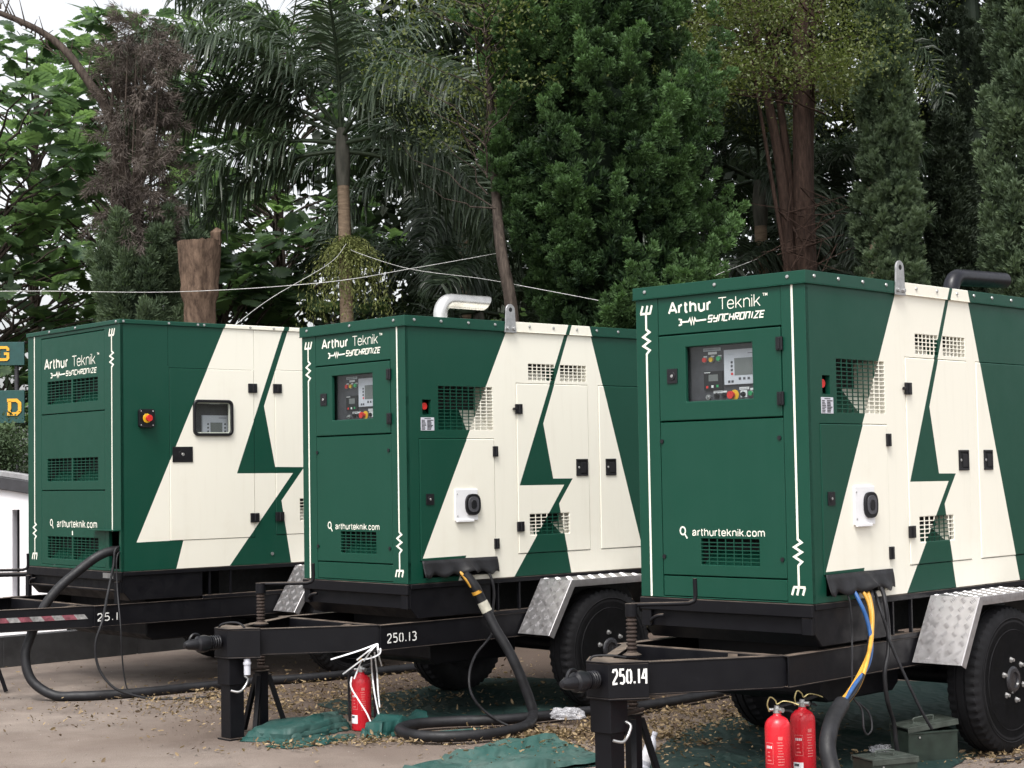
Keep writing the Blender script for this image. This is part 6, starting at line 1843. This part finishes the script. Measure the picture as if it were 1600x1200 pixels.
mb = MB(); mb.lathe([(0, .028), (.01, .032), (.05, .032), (.053, .030), (.06, .032), (.16, .032), (.19, .022), (.205, .013), (.22, .013)], (0, 0, 0), 'z', 20); mb.build('bottle_body', M_grey, root, smooth=40)
mb = MB(); mb.lathe([(.2205, .015), (.236, .015)], (0, 0, 0), 'z', 16); mb.build('cap', M_grey, root, smooth=40)
mb = MB(); mb.lathe([(.075, .0335), (.14, .0335)], (0, 0, 0), 'z', 20); mb.build('paper_band', M_white, root, smooth=40)
o = cable('thin_rod', [(-.60, 10.86, .03), (-.45, 10.92, .035), (-.24, 11.0, .035)], .007, M_tarp); tag(o, 'thin teal rod lying inside the hose loop', 'rod')

# ------------------------------------------------------------------ dry leaves on the ground
def litter():
    pts = []
    def patch(n, cx, cy, sx, sy, rot=0):
        q = rng.normal(size=(n, 2)) * np.array([sx, sy]); c, s = math.cos(rot), math.sin(rot)
        pts.append(np.stack([cx + q[:, 0] * c - q[:, 1] * s, cy + q[:, 0] * s + q[:, 1] * c], 1))
    patch(4200, -1.8, 13.0, .75, .60, .5); patch(800, -1.5, 12.2, .35, .5, .3); patch(600, -.9, 14.4, .5, .6)
    patch(2000, .35, 10.75, .30, .22, .3); patch(2400, .75, 10.9, .25, .35); patch(1300, -.3, 10.82, .35, .13, .2); patch(350, -1.25, 10.65, .3, .10, .3)
    patch(2200, 1.25, 11.7, .38, .45, .6); patch(700, .95, 10.7, .30, .35); patch(250, -.85, 10.75, .08, .08); patch(450, 2.85, 9.85, .22, .14, .4)
    patch(160, .05, 9.95, .3, .25); patch(350, 1.0, 9.7, .4, .6); patch(500, 0, 12.5, .7, .6); patch(300, 1.9, 9.8, .6, .7)
    u = rng.uniform(size=(600, 2)); pts.append(np.stack([-5.2 + u[:, 0] * 6.5, 9.4 + u[:, 1] * 6.5], 1))
    P = np.concatenate(pts)
    dn = np.sin(P[:, 0] * 5.1 + 2 * np.sin(P[:, 1] * 3.3)) * np.sin(P[:, 1] * 6.2 + 1.5 * np.sin(P[:, 0] * 4.1)) + .6 * np.sin(P[:, 0] * 13 + P[:, 1] * 9)
    P = P[rng.random(len(P)) < np.clip(.75 + .55 * dn, .15, 1)]; m = len(P)
    pos = np.concatenate([P, (.010 + .022 * rng.random(m))[:, None]], 1)
    # leaves resting on the sheets and tarpaulins sit higher
    on = ((P[:, 0] - -.05) / .5) ** 2 + ((P[:, 1] - 9.95) / .55) ** 2 < 1
    pos[on, 2] += .045
    d = rng.normal(size=(m, 3)); d[:, 2] *= .35
    M = frames(d, np.array([0, 0, 1.0]) + rng.normal(size=(m, 3)) * .55)
    T = [(0, 0, 0), (.3, .2, .10), (.3, -.2, .10), (.7, .18, .06), (.7, -.18, .12), (1, 0, .16), (.3, 0, 0), (.7, 0, .0)]
    F = [(0, 6, 1), (0, 2, 6), (6, 7, 3), (6, 3, 1), (6, 2, 4), (6, 4, 7), (7, 5, 3), (7, 4, 5)]
    V, FF, tn = scatter(T, F, pos, M, (.014 + .036 * rng.random(m) ** 2.2), rng.beta(1.0, 1.3, m))
    o = big_mesh('leaf_litter', V, FF, M_litter, None, tn, 'stuff'); tag(o, 'dry curled yellow brown leaves scattered over the paving and sheets', 'leaves', kind='stuff')
litter()


def grit():
    m = 2600
    P = np.stack([rng.uniform(-5.5, 4.2, m), rng.uniform(9.3, 16.5, m)], 1)
    pos = np.concatenate([P, np.full((m, 1), .003)], 1)
    T = [(1, 0, 0), (.2, .9, .1), (-.9, .4, 0), (-.5, -.8, .1), (.6, -.7, 0), (.1, .05, .7)]
    F = [(0, 1, 5), (1, 2, 5), (2, 3, 5), (3, 4, 5), (4, 0, 5)]
    M = frames(np.concatenate([rng.normal(size=(m, 2)), np.zeros((m, 1))], 1), np.tile([0, 0, 1.0], (m, 1)))
    V, FF, tn = scatter(T, F, pos, M, .003 + .009 * rng.random(m) ** 4, rng.random(m))
    o = big_mesh('grit', V, FF, leaf_mat('grit_stone', (0.05, 0.042, 0.036), (0.30, 0.27, 0.24), 0.0, 0.9, 0.1), None, tn, 'stuff'); tag(o, 'fine grit and small stones lying loose on the paving', 'grit', kind='stuff')
grit()
